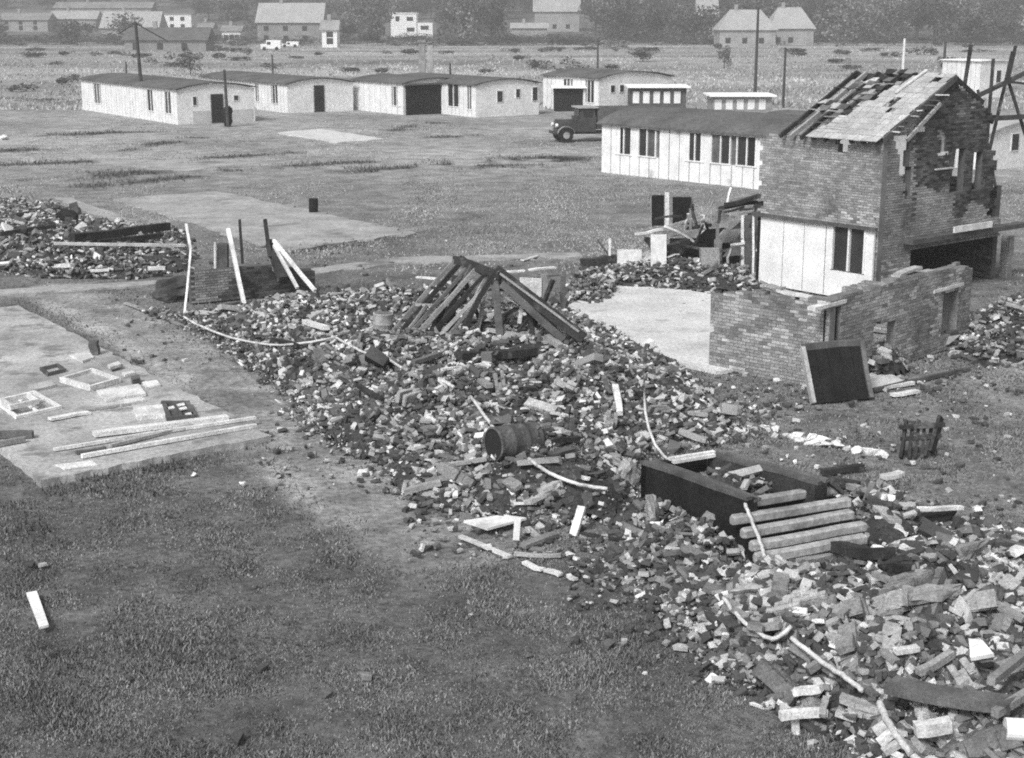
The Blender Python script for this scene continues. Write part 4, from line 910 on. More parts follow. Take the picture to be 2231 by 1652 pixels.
for i, (x0, y0, x1, y1) in enumerate(((700, 660, 760, 668), (560, 655, 690, 650), (470, 672, 520, 660), (590, 740, 650, 752), (900, 790, 960, 770), (780, 840, 830, 870), (1130, 1010, 1220, 1000), (950, 1015, 1060, 1000), (930, 1050, 990, 1035), (880, 1072, 960, 1050), (1290, 700, 1330, 722), (1200, 960, 1260, 955), (1210, 830, 1260, 850), (1340, 840, 1350, 900), (1500, 900, 1540, 905), (1480, 940, 1540, 960))):
    TL('splintered length of timber among the middle rubble', (x0, y0), (x1, y1), random.uniform(.07, .13), random.uniform(.05, .1), random.choice(['wood', 'wooddark', 'wood', 'woodpale', 'char']), 'timber', 'timber', group='splintered timbers in the middle heap', lift=.15)

# cables draped over the rubble
def cable(label, pts, r=.03, group=None, mat='cable', lift=.2):
    P = [S(x, y, lift) if z is None else G(x, y, z) for x, y, z in [(p + (None,))[:3] for p in pts]]
    Q = []
    for i in range(len(P) - 1):
        p0, p1, p2, p3 = P[max(i - 1, 0)], P[i], P[i + 1], P[min(i + 2, len(P) - 1)]
        for k in range(6):
            t = k / 6; Q.append(.5 * (2 * p1 + (p2 - p0) * t + (2 * p0 - 5 * p1 + 4 * p2 - p3) * t * t + (3 * p1 - p0 - 3 * p2 + p3) * t ** 3))
    Q.append(P[-1]); Q = [q_ + Vector((random.uniform(-1, 1), random.uniform(-1, 1), random.uniform(-1, 1))) * .007 for q_ in Q]; o = MB().tube(Q, r * .8).build('cable', mat, smooth=True); tag(o, label, 'cable', group); return o
cable('long pale cable sagging across the left end of the rubble', [(400, 690), (440, 712), (520, 740), (600, 752), (680, 745), (732, 735)], .035)
cable('pale cable running down to the left foot of the fallen roof', [(731, 735), (770, 757), (806, 773)], .035)
cable('white cable over a grey mound in the middle of the heap', [(835, 772), (873, 800), (935, 815), (989, 844)], .04)
cable('straight white cable end reaching the rusty drum', [(1025, 863), (1055, 905), (1083, 942)], .04)
cable('white cable below the rusty drum near the dark pit', [(1152, 1000), (1198, 1031), (1264, 1056), (1323, 1065)], .04)
yk = S(1460, 1006).y
o = MB().tube([V(1404, 815, yk + .9), V(1404, 860, yk + .8), V(1406, 898, yk + .6), V(1414, 935, yk + .35), V(1427, 969, yk + .15), V(1445, 992, yk + .05), V(1460, 1006, yk)], .028).build('cable', 'cable', smooth=True); tag(o, 'thin white cable standing up above the dark pit', 'cable')
cable('white strap laid across the row of concrete posts', [(1622, 1094, .75), (1640, 1140, .66), (1658, 1185, .56), (1665, 1214, .5)], .035)
cable('white cable bending along the upper left of the near heap', [(1576, 1302), (1604, 1338), (1634, 1366), (1683, 1391), (1724, 1366)], .035, lift=.26)
cable('white cable slanting across the middle of the near heap', [(1724, 1390), (1792, 1443), (1844, 1477), (1880, 1505)], .04, lift=.26)
cable('white cable end at the bottom of the near heap', [(1916, 1530), (1931, 1567), (1957, 1608), (1978, 1634), (2010, 1665)], .05, lift=.26)

# ------------------------------------------------------------------ ruined low wall and poles at the left end
lw0, lw1 = G(418, 662), G(690, 634); ul = (lw1 - lw0); Ll = ul.length; ul.normalize(); nl = Vector((-ul.y, ul.x, 0))
lw = thing('low_wall', 'low sooty brick wall with leaning poles at the left end', 'wall', lw0)
tl = [(onwall(x, y, lw0, ul)) for x, y in ((418, 592), (520, 584), (592, 575), (600, 600), (632, 600), (634, 586), (690, 590))]
brick_wall(lw, lw0, ul, nl, Ll, T, lambda s, z: z < np.interp(s, [p[0] for p in tl], [p[1] for p in tl]) + .06 * (vnoise(s, s * 0, 4, 3) - .5), 1.4, ['soot_shade'], single=60, mortar='mortardark')
Yl = lw0.y
def pole(label, pts, w2, m_, name='pole', cat='pole'):
    mb = MB()
    for (x0, y0, d0), (x1, y1, d1) in zip(pts[:-1], pts[1:]): mb.beam(V(x0, y0, Yl + d0), V(x1, y1, Yl + d1), w2, w2, jit=.006)
    o = mb.build(name, m_); tag(o, label, cat)
pole('tall thin pale pole standing at the left end of the low wall', [(405, 488, .0), (416, 544, -.3), (411, 600, -.65), (402, 690, -1.2)], .06, 'woodpale')
pole('broad pale post leaning against the middle of the low wall', [(497, 500, 1.6), (532, 664, -.3)], .11, 'woodpale')
pole('short dark pole behind the middle of the low wall', [(522, 478, 2.2), (528, 575, 2.2)], .07, 'char')
pole('dark splintered post near the right end of the low wall', [(577, 478, 1.8), (588, 560, 1.4)], .1, 'char')
pole('long pale brace slanting down to the right end of the low wall', [(596, 524, 1.6), (686, 634, -.3)], .09, 'woodpale')
pole('shorter pale brace slanting beside the long one', [(597, 535, 1.5), (648, 628, -.2)], .08, 'woodpale')
pole('wide dark board leaning behind the pale braces', [(590, 528, 1.9), (618, 610, .9)], .28, 'char', 'board', 'board')
pole('thin pale stake behind the low wall, beside the dark stub', [(468, 528, 2.4), (469, 600, 2.4)], .06, 'woodpale', 'stake', 'stake')
pole('dark stub of a pier behind the low wall', [(486, 531, 2.6), (486, 600, 2.6)], .3, 'wooddark', 'pier', 'pier')
o = chunk('masonry_chunk', 'dark block of brickwork at the left foot of the low wall', 'masonry', 380, 652, (1.5, .8, .75), 'soot_shade', .1, .05, .1)
TL('pale batten on grass left of the rubble, upper of two', (273, 660), (325, 679), .1, .05, 'wood'); TL('pale batten on grass left of the rubble, lower of two', (347, 686), (400, 712), .1, .05, 'wood')
TL('massive dark beam lying on the far left heap', (157, 519), (367, 494), .24, .26, 'char', 'beam', 'beam', .02, lift=.55)
TL('second dark beam under the massive one on the far left heap', (215, 528), (350, 512), .14, .16, 'char', 'beam', 'beam', .02, lift=.4)
TL('long pale plank in front of the far left heap', (118, 531), (402, 535), .14, .08, 'woodpale', lift=.55)
TL('short pale board at the front foot of the far left heap', (123, 579), (158, 578), .2, .1, 'woodpale', lift=.3); TL('pale flat stone slab in front of the far left heap', (198, 590), (238, 589), .2, .06, 'woodpale', lift=.3); TL('pale short board near the right foot of the far left heap', (322, 585), (360, 584), .2, .1, 'woodpale', lift=.3)
TL('pale upright stub at the left of the far left heap', (98, 565, G(98, 565).y), (106, 540, G(98, 565).y), .2, .1, 'wood', 'stub', 'stub')
TL('dark timber across the top of the far left heap', (0, 510), (120, 492), .14, .14, 'char', 'beam', 'beam', lift=.4)
chunk('boulder', 'dark rounded lump on top of the far left heap', 'lump', 146, 492, (.9, .7, .85), 'tar', 0, .1, .15)
TL('dark plank on the far left heap beside the field', (30, 468), (125, 455), .2, .12, 'wooddark', lift=.2)

def drum(label, p, axis, r, L, mat='rust', name='oil_drum'):
    axis = Vector(axis).normalized(); p = Vector(p); mb = MB(); rt = thing(name, label, 'drum', p)
    prof = [(0, r * .9), (.0, r), (.02, r * 1.03), (.04, r), (.32, r), (.335, r * 1.035), (.35, r), (.65, r), (.665, r * 1.035), (.68, r), (.96, r), (.98, r * 1.03), (1, r), (1, r * .92)]
    up = Vector((0, 0, 1)) if abs(axis.z) < .9 else Vector((0, 1, 0)); x = axis.cross(up).normalized(); z = x.cross(axis); n = 28; vs = []
    for t, rr in prof:
        for i in range(n): a = 2 * math.pi * i / n; vs.append(p + axis * L * t + x * math.cos(a) * rr + z * math.sin(a) * rr)
    fs = [(k * n + i, k * n + (i + 1) % n, k * n + n + (i + 1) % n, k * n + n + i) for k in range(len(prof) - 1) for i in range(n)]
    mb.add(vs, fs).build('body', mat, rt, True)
    for t, nm in ((.015, 'end_disc'), (.985, 'end_disc')):
        vs = [p + axis * L * t + x * math.cos(2 * math.pi * i / n) * r * .95 + z * math.sin(2 * math.pi * i / n) * r * .95 for i in range(n)]
        MB().add(vs + [v + axis * .008 for v in vs], [tuple(range(n))[::-1], tuple(range(n, 2 * n))] + [(i, (i + 1) % n, n + (i + 1) % n, n + i) for i in range(n)]).build(nm, 'tyre' if t < .5 else mat, rt)  # first end black: shade of the drum's opening put into its colour
    return rt
p = S(1072, 1002); drum('rusty drum lying on its side in the rubble', p + Vector((.02, 0, .28)), (.84, .54, -.03), .3, .88)
p = S(832, 742); drum('grey drum standing in rubble left of the fallen roof', p - Vector((0, 0, .1)), (.06, 0, 1), .24, .78, 'chunkm')
p = G(683, 462, .05); drum('small dark barrel standing on the overgrown concrete base', p, (0.03, 0, 1), .19, .55, 'tar', 'barrel')
# ------------------------------------------------------------------ things on the cleared concrete floor
ZF = .095
def flat(label, quad, th, mat, name, cat, z=ZF, up=0.0):
    o = MB().slabq([G(x, y, z + th + up) for x, y in quad], th).build(name, mat); tag(o, label, cat); return o
def frame(label, quad, h, bw_, mat, name='window_frame', cat='frame', bars=(), z=ZF, fill=None):
    q = [G(x, y, z + h) for x, y in quad]; cen = sum(q, Vector()) / 4; rt = thing(name, label, cat, Vector((cen.x, cen.y, z)))
    for i in range(4):
        a, b = q[i], q[(i + 1) % 4]; d = (b - a).normalized()
        MB().beam(a - Vector((0, 0, h / 2)) + (d * bw_ / 2 if i % 2 else -d * bw_ / 2), b - Vector((0, 0, h / 2)) - (d * bw_ / 2 if i % 2 else -d * bw_ / 2), bw_, h).build('rail', mat, rt)
    for k, t in bars:
        a, b = (q[0].lerp(q[3], t), q[1].lerp(q[2], t)) if k == 0 else (q[0].lerp(q[1], t), q[3].lerp(q[2], t))
        MB().beam(a - Vector((0, 0, h / 2)), b - Vector((0, 0, h / 2)), bw_ * .6, h * .8).build('bar', mat, rt)
    if fill: MB().slabq([p - Vector((0, 0, h * .6)) for p in q], .02).build('board', fill, rt)
    return rt
frame('deep pale tray frame lying on the cleared concrete floor', [(135, 822), (197, 840), (257, 823), (200, 803)], .12, .08, 'woodpale', 'tray_frame', 'frame', fill='concold')
frame('large pale window frame with cross bar at the left edge', [(-8, 872), (74, 852), (130, 884), (36, 906)], .06, .07, 'woodpale', bars=((1, .5), (0, .5)))
frame('small pale frame on top of the large window frame', [(4, 868), (60, 856), (80, 870), (24, 882)], .1, .07, 'woodpale', 'small_frame', 'frame', z=.2)
flat('pale panel with holes lying right of the tray frame', [(210, 850), (302, 836), (318, 857), (230, 870)], .07, 'woodpale', 'panel', 'panel')
flat('thick pale door lying beside the dark sash', [(290, 886), (353, 881), (360, 903), (297, 908)], .09, 'woodpale', 'door_slab', 'door')
sash = frame('dark sash with four pale panes on the concrete floor', [(356, 874), (408, 874), (424, 904), (368, 908)], .1, .09, 'wooddark', 'window_sash', 'sash', bars=((0, .5), (1, .5)), fill='wooddark')
for cx, cy in ((371, 887), (393, 880), (398, 888), (412, 900)):
    MB().slabq([G(cx + a, cy + b, ZF + .1) for a, b in ((-9, 1), (7, -3), (10, 2), (-5, 5))], .02).build('pane', 'woodpale', sash)
flat('small pale square board at the edge of the concrete floor', [(308, 832), (342, 828), (350, 838), (318, 843)], .04, 'woodpale', 'board', 'board')
flat('pale crooked board above the thick door', [(250, 874), (305, 864), (318, 870), (262, 882)], .05, 'woodpale', 'board', 'board')
flat('pale broken board in the upper pile on the concrete floor', [(150, 772), (195, 766), (205, 778), (180, 786)], .06, 'woodpale', 'board', 'board')
flat('flat pale board below the broken one in the upper pile', [(197, 783), (246, 776), (264, 792), (238, 800)], .06, 'wood', 'board', 'board')
flat('bright short board on the lower edge of the upper pile', [(234, 794), (258, 787), (264, 793), (240, 800)], .07, 'woodpale', 'board', 'board', up=.06)
flat('dark short offcut beside the tray frame', [(285, 820), (302, 816), (306, 824), (289, 828)], .14, 'wooddark', 'offcut', 'offcut')
flat('pale offcut right of the upper pile', [(266, 812), (288, 807), (294, 811), (272, 816)], .05, 'woodpale', 'offcut', 'offcut')
for lb, (x0, y0, x1, y1), w2, h2, m_ in (
 ('thick pale plank, topmost of the timbers across the concrete floor', (203, 946, 496, 909), .2, .09, 'woodpale'),
 ('thin pale pole, left end farthest out of the timbers', (118, 979, 400, 934), .07, .06, 'woodpale'),
 ('pale pole crossing under the thick plank', (240, 972, 420, 926), .1, .06, 'wood'),
 ('pale pole reaching over the right edge of the concrete floor', (380, 936, 556, 910), .08, .06, 'woodpale'),
 ('long pale pole, lowest of the timbers on the concrete floor', (178, 993, 558, 926), .09, .07, 'woodpale'),
 ('short grey batten below the thick plank', (165, 985, 230, 976), .08, .05, 'wooddark'),
 ('pale board left of the thick door', (108, 912, 194, 898), .16, .05, 'woodpale'),
 ('grey batten left of the dark sash', (185, 893, 280, 880), .06, .05, 'wood'),
 ('dark plank at the left edge of the concrete floor, upper', (-20, 947, 72, 946), .16, .12, 'wooddark'),
 ('dark plank at the left edge of the concrete floor, lower', (-20, 970, 55, 957), .08, .1, 'wood')):
    o = MB().beam(G(x0, y0, ZF + h2 / 2 + .005 + random.uniform(0, .03)), G(x1, y1, ZF + h2 / 2 + .01), w2, h2, jit=.012).build('plank', m_); tag(o, lb, 'plank')
frame('small dark frame lying flat near the back of the floor', [(90, 800), (125, 792), (140, 803), (104, 812)], .08, .06, 'wooddark', 'small_frame', 'frame')
flat('stained board lying left of the tray frame', [(60, 838), (110, 828), (122, 838), (72, 850)], .05, 'wood', 'board', 'board')
flat('bright torn sheet lying near the front corner of the floor', [(120, 1012), (200, 1003), (212, 1012), (140, 1022)], .02, 'woodpale', 'sheet', 'sheet')
p = G(207, 772, ZF); o = MB().beam(p, p + Vector((-.02, 0, .33)), .2, .2, jit=.02).build('block', 'wooddark'); tag(o, 'small dark block standing at the top of the timber pile', 'block')
chunk('stone', 'small white stone on grass below the concrete floor, left of two', 'stone', 421, 1036, (.14, .11, .09), 'woodpale', sink=.2); chunk('stone', 'small white stone on grass below the concrete floor, right of two', 'stone', 530, 1059, (.14, .12, .1), 'woodpale', sink=.2)
o = MB().slabq([G(x, y, .07) for x, y in ((57, 1291), (80, 1287), (106, 1361), (86, 1366))], .035).build('board', 'white'); tag(o, 'white board lying alone on the foreground grass', 'board')
chunk('stone', 'pale pebble lying in the field at the left frame edge', 'stone', 8, 305, (.7, .5, .4), 'woodpale', sink=.2)

# ------------------------------------------------------------------ below and right of the main heap
flat('white sheet lying on grass at the front of the rubble', [(1010, 1134), (1095, 1121), (1147, 1128), (1062, 1151)], .04, 'white', 'sheet', 'sheet', z=.06)
p = G(1124, 1176); o = MB().beam(p, V(1128, 1130, p.y), .1, .05).build('stake', 'white'); tag(o, 'short upright white stake beside the white sheet', 'stake')
p = G(1249, 1168); o = MB().beam(p, V(1268, 1104, p.y + .25), .13, .06).build('stake', 'woodpale'); tag(o, 'pale leaning stake between white sheet and dark pit', 'stake')
for lb, a, b, w2, h2, m_ in (('pale curved strip on the grass below the white sheet', (1002, 1168), (1110, 1213), .09, .04, 'woodpale'), ('pale broken strip below the curved one', (1142, 1226), (1182, 1243), .1, .04, 'woodpale'), ('pale strip fragment farther along the line of strips', (1190, 1241), (1222, 1253), .1, .04, 'woodpale'), ('last pale scrap of the line of strips', (1238, 1254), (1256, 1263), .08, .04, 'woodpale'),
 ('grey batten under the upright white stake', (1120, 1207), (1222, 1211), .07, .05, 'wood'), ('dark split plank crossing below the leaning stake', (1138, 1190), (1212, 1164), .14, .06, 'wood'), ('thin dark lath right of the leaning stake', (1265, 1162), (1370, 1178), .05, .04, 'char'), ('grey lath between white sheet and leaning stake', (1150, 1150), (1182, 1178), .09, .05, 'wood'), ('pale splinter on the rubble above the white sheet', (1130, 1085), (1180, 1095), .08, .05, 'wood')):
    TL(lb, a, b, w2, h2, m_)
# dark pit with walls
pit = thing('tank_pit', 'dark tarred open pit with sloping side walls', 'pit', G(1500, 1100))
zt = .8
A, B_, C_, D_ = G(1397, 1010, zt), G(1556, 986, zt), G(1803, 1052, zt), G(1625, 1092, zt)
def wallq(p, q, th, hgt, nm, m_, inn):
    n_ = Vector(inn).normalized() * th; dn = Vector((0, 0, -hgt)); return MB().add([p + dn, q + dn, q + n_ + dn, p + n_ + dn, p, q, q + n_, p + n_], BOXF).build(nm, m_, pit)
inw = Vector(((C_ - D_).x, (C_ - D_).y, 0))
wallq(A, D_, .24, zt + .1, 'side_wall', 'tar', inw)
o = MB().beam(A + inw.normalized() * .04 + Vector((0, 0, .03)), D_ + inw.normalized() * .06 + Vector((0, 0, .02)), .12, .06, jit=.02).build('coping', 'wooddark', pit)
MB().beam(A + inw.normalized() * .24 + Vector((0, 0, .01)), D_ + inw.normalized() * .25 + Vector((0, 0, -.03)), .16, .05, jit=.02).build('coping', 'wooddark', pit)
wallq(B_, C_, .26, zt + .1, 'side_wall', 'char', -inw)
MB().beam(B_ + Vector((0, 0, .03)), C_ + Vector((0, 0, .03)), .1, .06, jit=.01).build('coping', 'wooddark', pit); MB().beam(B_ - inw.normalized() * .16 + Vector((0, 0, .03)), C_ - inw.normalized() * .16 + Vector((0, 0, .03)), .12, .06, jit=.02).build('coping', 'wooddark', pit); MB().slabq([B_ + Vector((.05, .1, 0)), C_ + Vector((.1, .1, 0)), C_ + inw.normalized() * .4 + Vector((0, 0, -.22)), B_ + inw.normalized() * .4 + Vector((0, 0, -.22))], .06).build('sloping_board', 'wooddark', pit)
wallq(A, B_, .12, zt + .1, 'end_wall', 'tar', (D_ - A))
MB().beam(G(1458, 1000, zt + .06), G(1556, 985, zt + .06), .07, .05).build('rail', 'woodpale', pit); MB().beam(G(1466, 1007, zt + .04), G(1557, 992, zt + .04), .07, .05).build('rail', 'woodpale', pit)
MB().slabq([A + Vector((.3, .1, -.45)), B_ + Vector((0, -.2, -.45)), C_ + Vector((-.3, 0, -.45)), D_ + Vector((0, .2, -.45))], .05).build('floor_fill', 'earth', pit)
for x, y in ((1600, 1040), (1640, 1050), (1660, 1035), (1620, 1020), (1700, 1055), (1680, 1062), (1575, 1030)):
    o = chunk('masonry_chunk', 'rubble lump lying inside the dark pit', 'masonry', x, y, (.34, .28, .24), 'chunkm', sink=.0, group='lumps inside the pit'); g_ = G(x, y, .5); o.location = (g_.x, g_.y, .5)
chunk('concrete_block', 'large broken pale concrete mass at the lower corner of the pit', 'concrete', 1580, 1165, (.95, .6, 1.0), 'chunkm', .5, .1, .25)
chunk('concrete_block', 'concrete lump in the grass under the pit wall', 'concrete', 1545, 1150, (.7, .3, .4), 'chunkm', .3, .1, .2); chunk('concrete_block', 'upright pale brick lump left of the pit wall', 'masonry', 1420, 1140, (.3, .26, .55), 'chunkm', 1, .2, .15)
chunk('concrete_block', 'rounded pale lump at the upper left corner of the pit', 'masonry', 1372, 1050, (.5, .4, .5), 'chunkm', 1, .2, .2)
# row of concrete posts
def post6(a, b, w2):
    mb = MB(); d = (b - a).normalized(); x = d.cross(Vector((0, 0, 1))).normalized(); zz_ = x.cross(d); vs = []; h = w2 / 2; c_ = w2 * .16; n = 7
    sec = [(-h + c_, -h), (h - c_, -h), (h, -h + c_), (h, h - c_), (h - c_, h), (-h + c_, h), (-h, h - c_), (-h, -h + c_)]
    for k in range(n):
        g = .82 if k in (0, n - 1) else 1; p_ = a.lerp(b, (0, .015, .25, .5, .75, .985, 1)[k]) + x * random.uniform(-.008, .008) + zz_ * random.uniform(-.008, .008)
        vs += [p_ + x * u2 * g + zz_ * v2 * g for u2, v2 in sec]
    fs = [tuple(range(8))[::-1], tuple((n - 1) * 8 + i for i in range(8))] + [(k * 8 + i, k * 8 + (i + 1) % 8, k * 8 + 8 + (i + 1) % 8, k * 8 + 8 + i) for k in range(n - 1) for i in range(8)]
    return mb.add(vs, fs).build('concrete_post', 'conc')
for k, (x0, y0, x1, y1) in enumerate(((1580, 1103, 1826, 1064), (1599, 1134, 1847, 1093), (1615, 1163, 1860, 1120), (1634, 1192, 1877, 1146), (1646, 1218, 1890, 1173))):
    z = .58 - .06 * k; o = post6(G(x0 + random.uniform(-6, 6), y0, z), G(x1 + random.uniform(-8, 8), y1, z + .03), .15); tag(o, ['topmost', 'second', 'third', 'fourth', 'lowest'][k] + ' of the five concrete posts lying side by side below the pit', 'post', 'concrete posts side by side')
o = MB().slabq([G(1600, 1110, .47), G(1820, 1080, .47), G(1880, 1180, .24), G(1660, 1225, .24)], .3).build('earth_bank', 'tar'); tag(o, 'dark earth bank under the row of concrete posts', 'bank')
TL('black split beam under the lowest concrete post', (1790, 1190), (1940, 1210), .16, .16, 'char', 'beam', 'beam', .03, lift=.2)
TL('pale gnarled beam in front of the lowest concrete post', (1740, 1232), (1870, 1196), .14, .14, 'wood', 'beam', 'beam', .03, lift=.2)
TL('pale plank right of the concrete posts', (1915, 1105), (1950, 1140), .2, .08, 'wood'); TL('bright short board below the plank right of the concrete posts', (1950, 1145), (1975, 1166), .16, .08, 'woodpale')
TL('grey timber beyond the right ends of the concrete posts', (1850, 1060), (1925, 1082), .14, .1, 'wood'); TL('dark timber at the far corner of the pit', (1800, 1045), (1870, 1060), .16, .12, 'char')
TL('white plank lying on grass, upper of two at the right', (2001, 1110), (2096, 1107), .09, .06, 'woodpale', lift=.2); TL('white plank slanting on grass, lower of two at the right', (2034, 1160), (2106, 1131), .1, .06, 'woodpale', lift=.12)
flat('dark board between the two white planks', [(2000, 1118), (2085, 1112), (2070, 1130), (2040, 1150)], .04, 'tar', 'board', 'board', z=.05); TL('grey short plank at the left of the two white planks', (1985, 1118), (2040, 1150), .1, .06, 'wooddark')
TL('dark low timber above the pit on the trampled ground', (1790, 1028), (1880, 1018), .12, .1, 'char'); TL('grey plank in the trampled debris above the two white planks', (1925, 1040), (1965, 1032), .18, .08, 'woodpale'); TL('pale lump of board at the right of the trampled debris', (1935, 1084), (1962, 1076), .22, .1, 'woodpale')
# row of pale stones
pts = [(1612, 941), (1640, 936), (1668, 935), (1690, 940), (1712, 950), (1730, 954), (1748, 962), (1765, 956), (1772, 969), (1795, 963), (1800, 973), (1818, 967), (1828, 974), (1850, 979), (1868, 983), (1888, 986), (1905, 989), (1922, 992)]
for x, y in pts: chunk('edging_stone', 'whitened stone in the bent row edging the trampled ground', 'stone', x, y, (random.uniform(.22, .34), random.uniform(.14, .2), .16), 'woodpale', random.uniform(-.5, .2), .1, .35, group='row of whitened edging stones')
# leaning dark panel
lp = thing('leaning_panel', 'black panel with pale edge leaning on the low brick ruin', 'panel', G(1770, 880))
yb = G(1770, 880).y; bl, br = G(1772, 880), G(1897, 868); tl_, tr_ = V(1748, 757, yb + .75), V(1876, 745, br.y + .75)
n_ = (br - bl).cross(tl_ - bl).normalized() * -.07
for k in range(5):
    f0, f1 = k / 5 + .004, (k + 1) / 5 - .004; q = [bl.lerp(br, f0), bl.lerp(br, f1), tl_.lerp(tr_, f1), tl_.lerp(tr_, f0)]
    MB().add(q + [p + n_ for p in q], [(0, 1, 2, 3), (7, 6, 5, 4)] + [(i, 4 + i, 4 + (i + 1) % 4, (i + 1) % 4) for i in range(4)]).build('board', 'tar', lp)
for a, b, m_ in ((bl, tl_, 'wood'), (br, tr_, 'wooddark'), (tl_, tr_, 'wooddark')): MB().beam(a, b, .09, .14, jit=.008).build('edge_rail', m_, lp)
# standing pallet
pal = thing('pallet', 'dark broken pallet standing upright on the grass at the right', 'pallet', G(1990, 1000))
Yp = G(1990, 998).y
for x0, y0, x1, y1, w2 in ((1962, 998, 1975, 916, .13), (1980, 1000, 1990, 918, .08), (1994, 1000, 2003, 916, .05), (2008, 998, 2014, 925, .06), (2030, 986, 2050, 908, .24), (2016, 994, 2030, 925, .05)): MB().beam(V(x0, y0, Yp), V(x1, y1, Yp + .3), w2, .06, jit=.01, roll=R(90)).build('slat', 'char', pal)
for x0, y0, x1, y1 in ((1960, 932, 2058, 924), (1964, 988, 2040, 976), (1962, 958, 2050, 950)): MB().beam(V(x0, y0, Yp + .14), V(x1, y1, Yp + .14), .08, .07, jit=.01).build('cross_bar', 'char', pal)
# by the ruin
TL('long dark pole on the grass pointing away from the ruin', (1905, 850), (2108, 803), .09, .08, 'wooddark', 'pole', 'pole'); TL('pale plank under the long dark pole', (1918, 846), (1988, 834), .14, .07, 'woodpale'); TL('pale plank, lower of two under the long dark pole', (1944, 861), (2000, 853), .16, .06, 'woodpale')
flat('pale concrete threshold beside the black panel', [(1886, 816), (1925, 806), (1975, 832), (1900, 846)], .06, 'concpale', 'threshold', 'slab', z=.0)
for k, (x, y) in enumerate(((1905, 812), (1915, 806), (1928, 810), (1904, 800), (1922, 797), (1912, 789), (1930, 788), (1908, 778), (1926, 775))):
    o = put('loose_brick', bm_[k % 8]); p = S(x, y); o.location = (p.x, p.y, p.z + .1); o.scale = (.3, .16, .1); o.rotation_euler = (random.uniform(-.3, .3), random.uniform(-.3, .3), random.uniform(0, 3)); tag(o, 'pale brick in the tumbled pile in the ruin gap', 'brick', 'bricks piled in the ruin gap')
# near heap furniture
TL('wide grey beam lying across the bottom right of the near heap', (1940, 1492), (2205, 1540), .34, .1, 'wooddark', 'beam', 'beam', .02, lift=.35)
TL('grey pole slanting up to the right frame edge, upper', (2160, 1484), (2300, 1370), .09, .09, 'wood', 'pole', 'pole', lift=.45); TL('grey pole slanting up to the right frame edge, lower', (2167, 1556), (2300, 1470), .09, .09, 'wood', 'pole', 'pole', lift=.45)
TL('pale square post stub at the bottom of the near heap', (1994, 1591), (2070, 1579), .14, .14, 'woodpale', 'post', 'post', lift=.3)
p0 = S(2190, 1588, .3); o = MB().tube([p0, p0 + Vector((.9, -.1, 0))], .12, 18).build('pipe', 'white', smooth=False); tag(o, 'thick white pipe at the bottom right frame edge', 'pipe')
for lb, (x, y), sz, m_, rz in (('black broken slab near the top of the near heap', (1970, 1255), (.7, .3, .4), 'char', .1), ('pale upright masonry lump at the top right of the near heap', (2110, 1235), (.5, .35, .5), 'chunkm', .6), ('grey brickwork slab in the middle of the near heap', (2030, 1315), (.8, .6, .4), 'chunkm', .3), ('pale flat concrete piece at the upper left of the near heap', (1640, 1300), (.75, .5, .22), 'conc', .2), ('dark block at the right of the near heap', (2150, 1330), (.5, .4, .55), 'wooddark', .9)):
    chunk('masonry_block', lb, 'masonry', x, y, sz, m_, rz, .15, .2)
o = MB().slabq([S(2110, 1391, .5), S(2140, 1394, .5), S(2165, 1424, .45), S(2114, 1433, .4)], .05).build('board_scrap', 'white'); tag(o, 'bright white board scrap at the right of the near heap', 'board')
for i, (x0, y0, x1, y1, m_) in enumerate(((1760, 1460, 1800, 1435, 'wood'), (1905, 1595, 1940, 1570, 'woodpale'), (1915, 1620, 1955, 1590, 'woodpale'), (1925, 1640, 1970, 1610, 'wood'), (1790, 1560, 1800, 1520, 'wood'), (2000, 1465, 2075, 1425, 'wood'), (1810, 1385, 1850, 1405, 'wood'), (1700, 1362, 1640, 1372, 'wood'), (1730, 1510, 1790, 1500, 'woodpale'), (1700, 1560, 1800, 1550, 'woodpale'), (1905, 1250, 1990, 1290, 'wood'), (1690, 1245, 1750, 1225, 'woodpale'), (1950, 1420, 2000, 1410, 'woodpale'), (2120, 1290, 2231, 1350, 'wood'), (1940, 1190, 2000, 1170, 'woodpale'), (1830, 1340, 1870, 1320, 'wood'))):
    TL('broken length of wood lying among bricks of the near heap', (x0, y0), (x1, y1), random.uniform(.07, .12), random.uniform(.05, .09), m_, 'timber', 'timber', group='broken wood in the near heap', lift=.2)

# ------------------------------------------------------------------ charred frame, poles
fr = thing('charred_skeleton', 'charred skeleton of poles standing beyond the gable end', 'frame', V(2170, 300, 62) * Vector((1, 1, 0)) if False else Vector((G(2170, 440).x, G(2170, 440).y, 0)))
Yf = ROOT[fr].y
def fp(x0, y0, x1, y1, w2, down=False, dy=0):
    a = V(x0, y0, Yf + dy); b = V(x1, y1, Yf + dy)
    if down: b = a.lerp(b, (a.z - 0) / max(.1, a.z - b.z))
    MB().beam(a, b, w2, w2, jit=.01).build('pole', 'char', fr)
fp(2116, 98, 2100, 195, .14, True); fp(2164, 128, 2155, 250, .12, True, 1); fp(2207, 112, 2174, 250, .12, True, .5); fp(2197, 176, 2221, 252, .12, True, .3); fp(2213, 100, 2196, 178, .12)
fp(2120, 214, 2236, 158, .18); fp(2165, 258, 2240, 254, .2); fp(2196, 178, 2250, 185, .1); fp(2130, 196, 2140, 250, .1, True, .6)
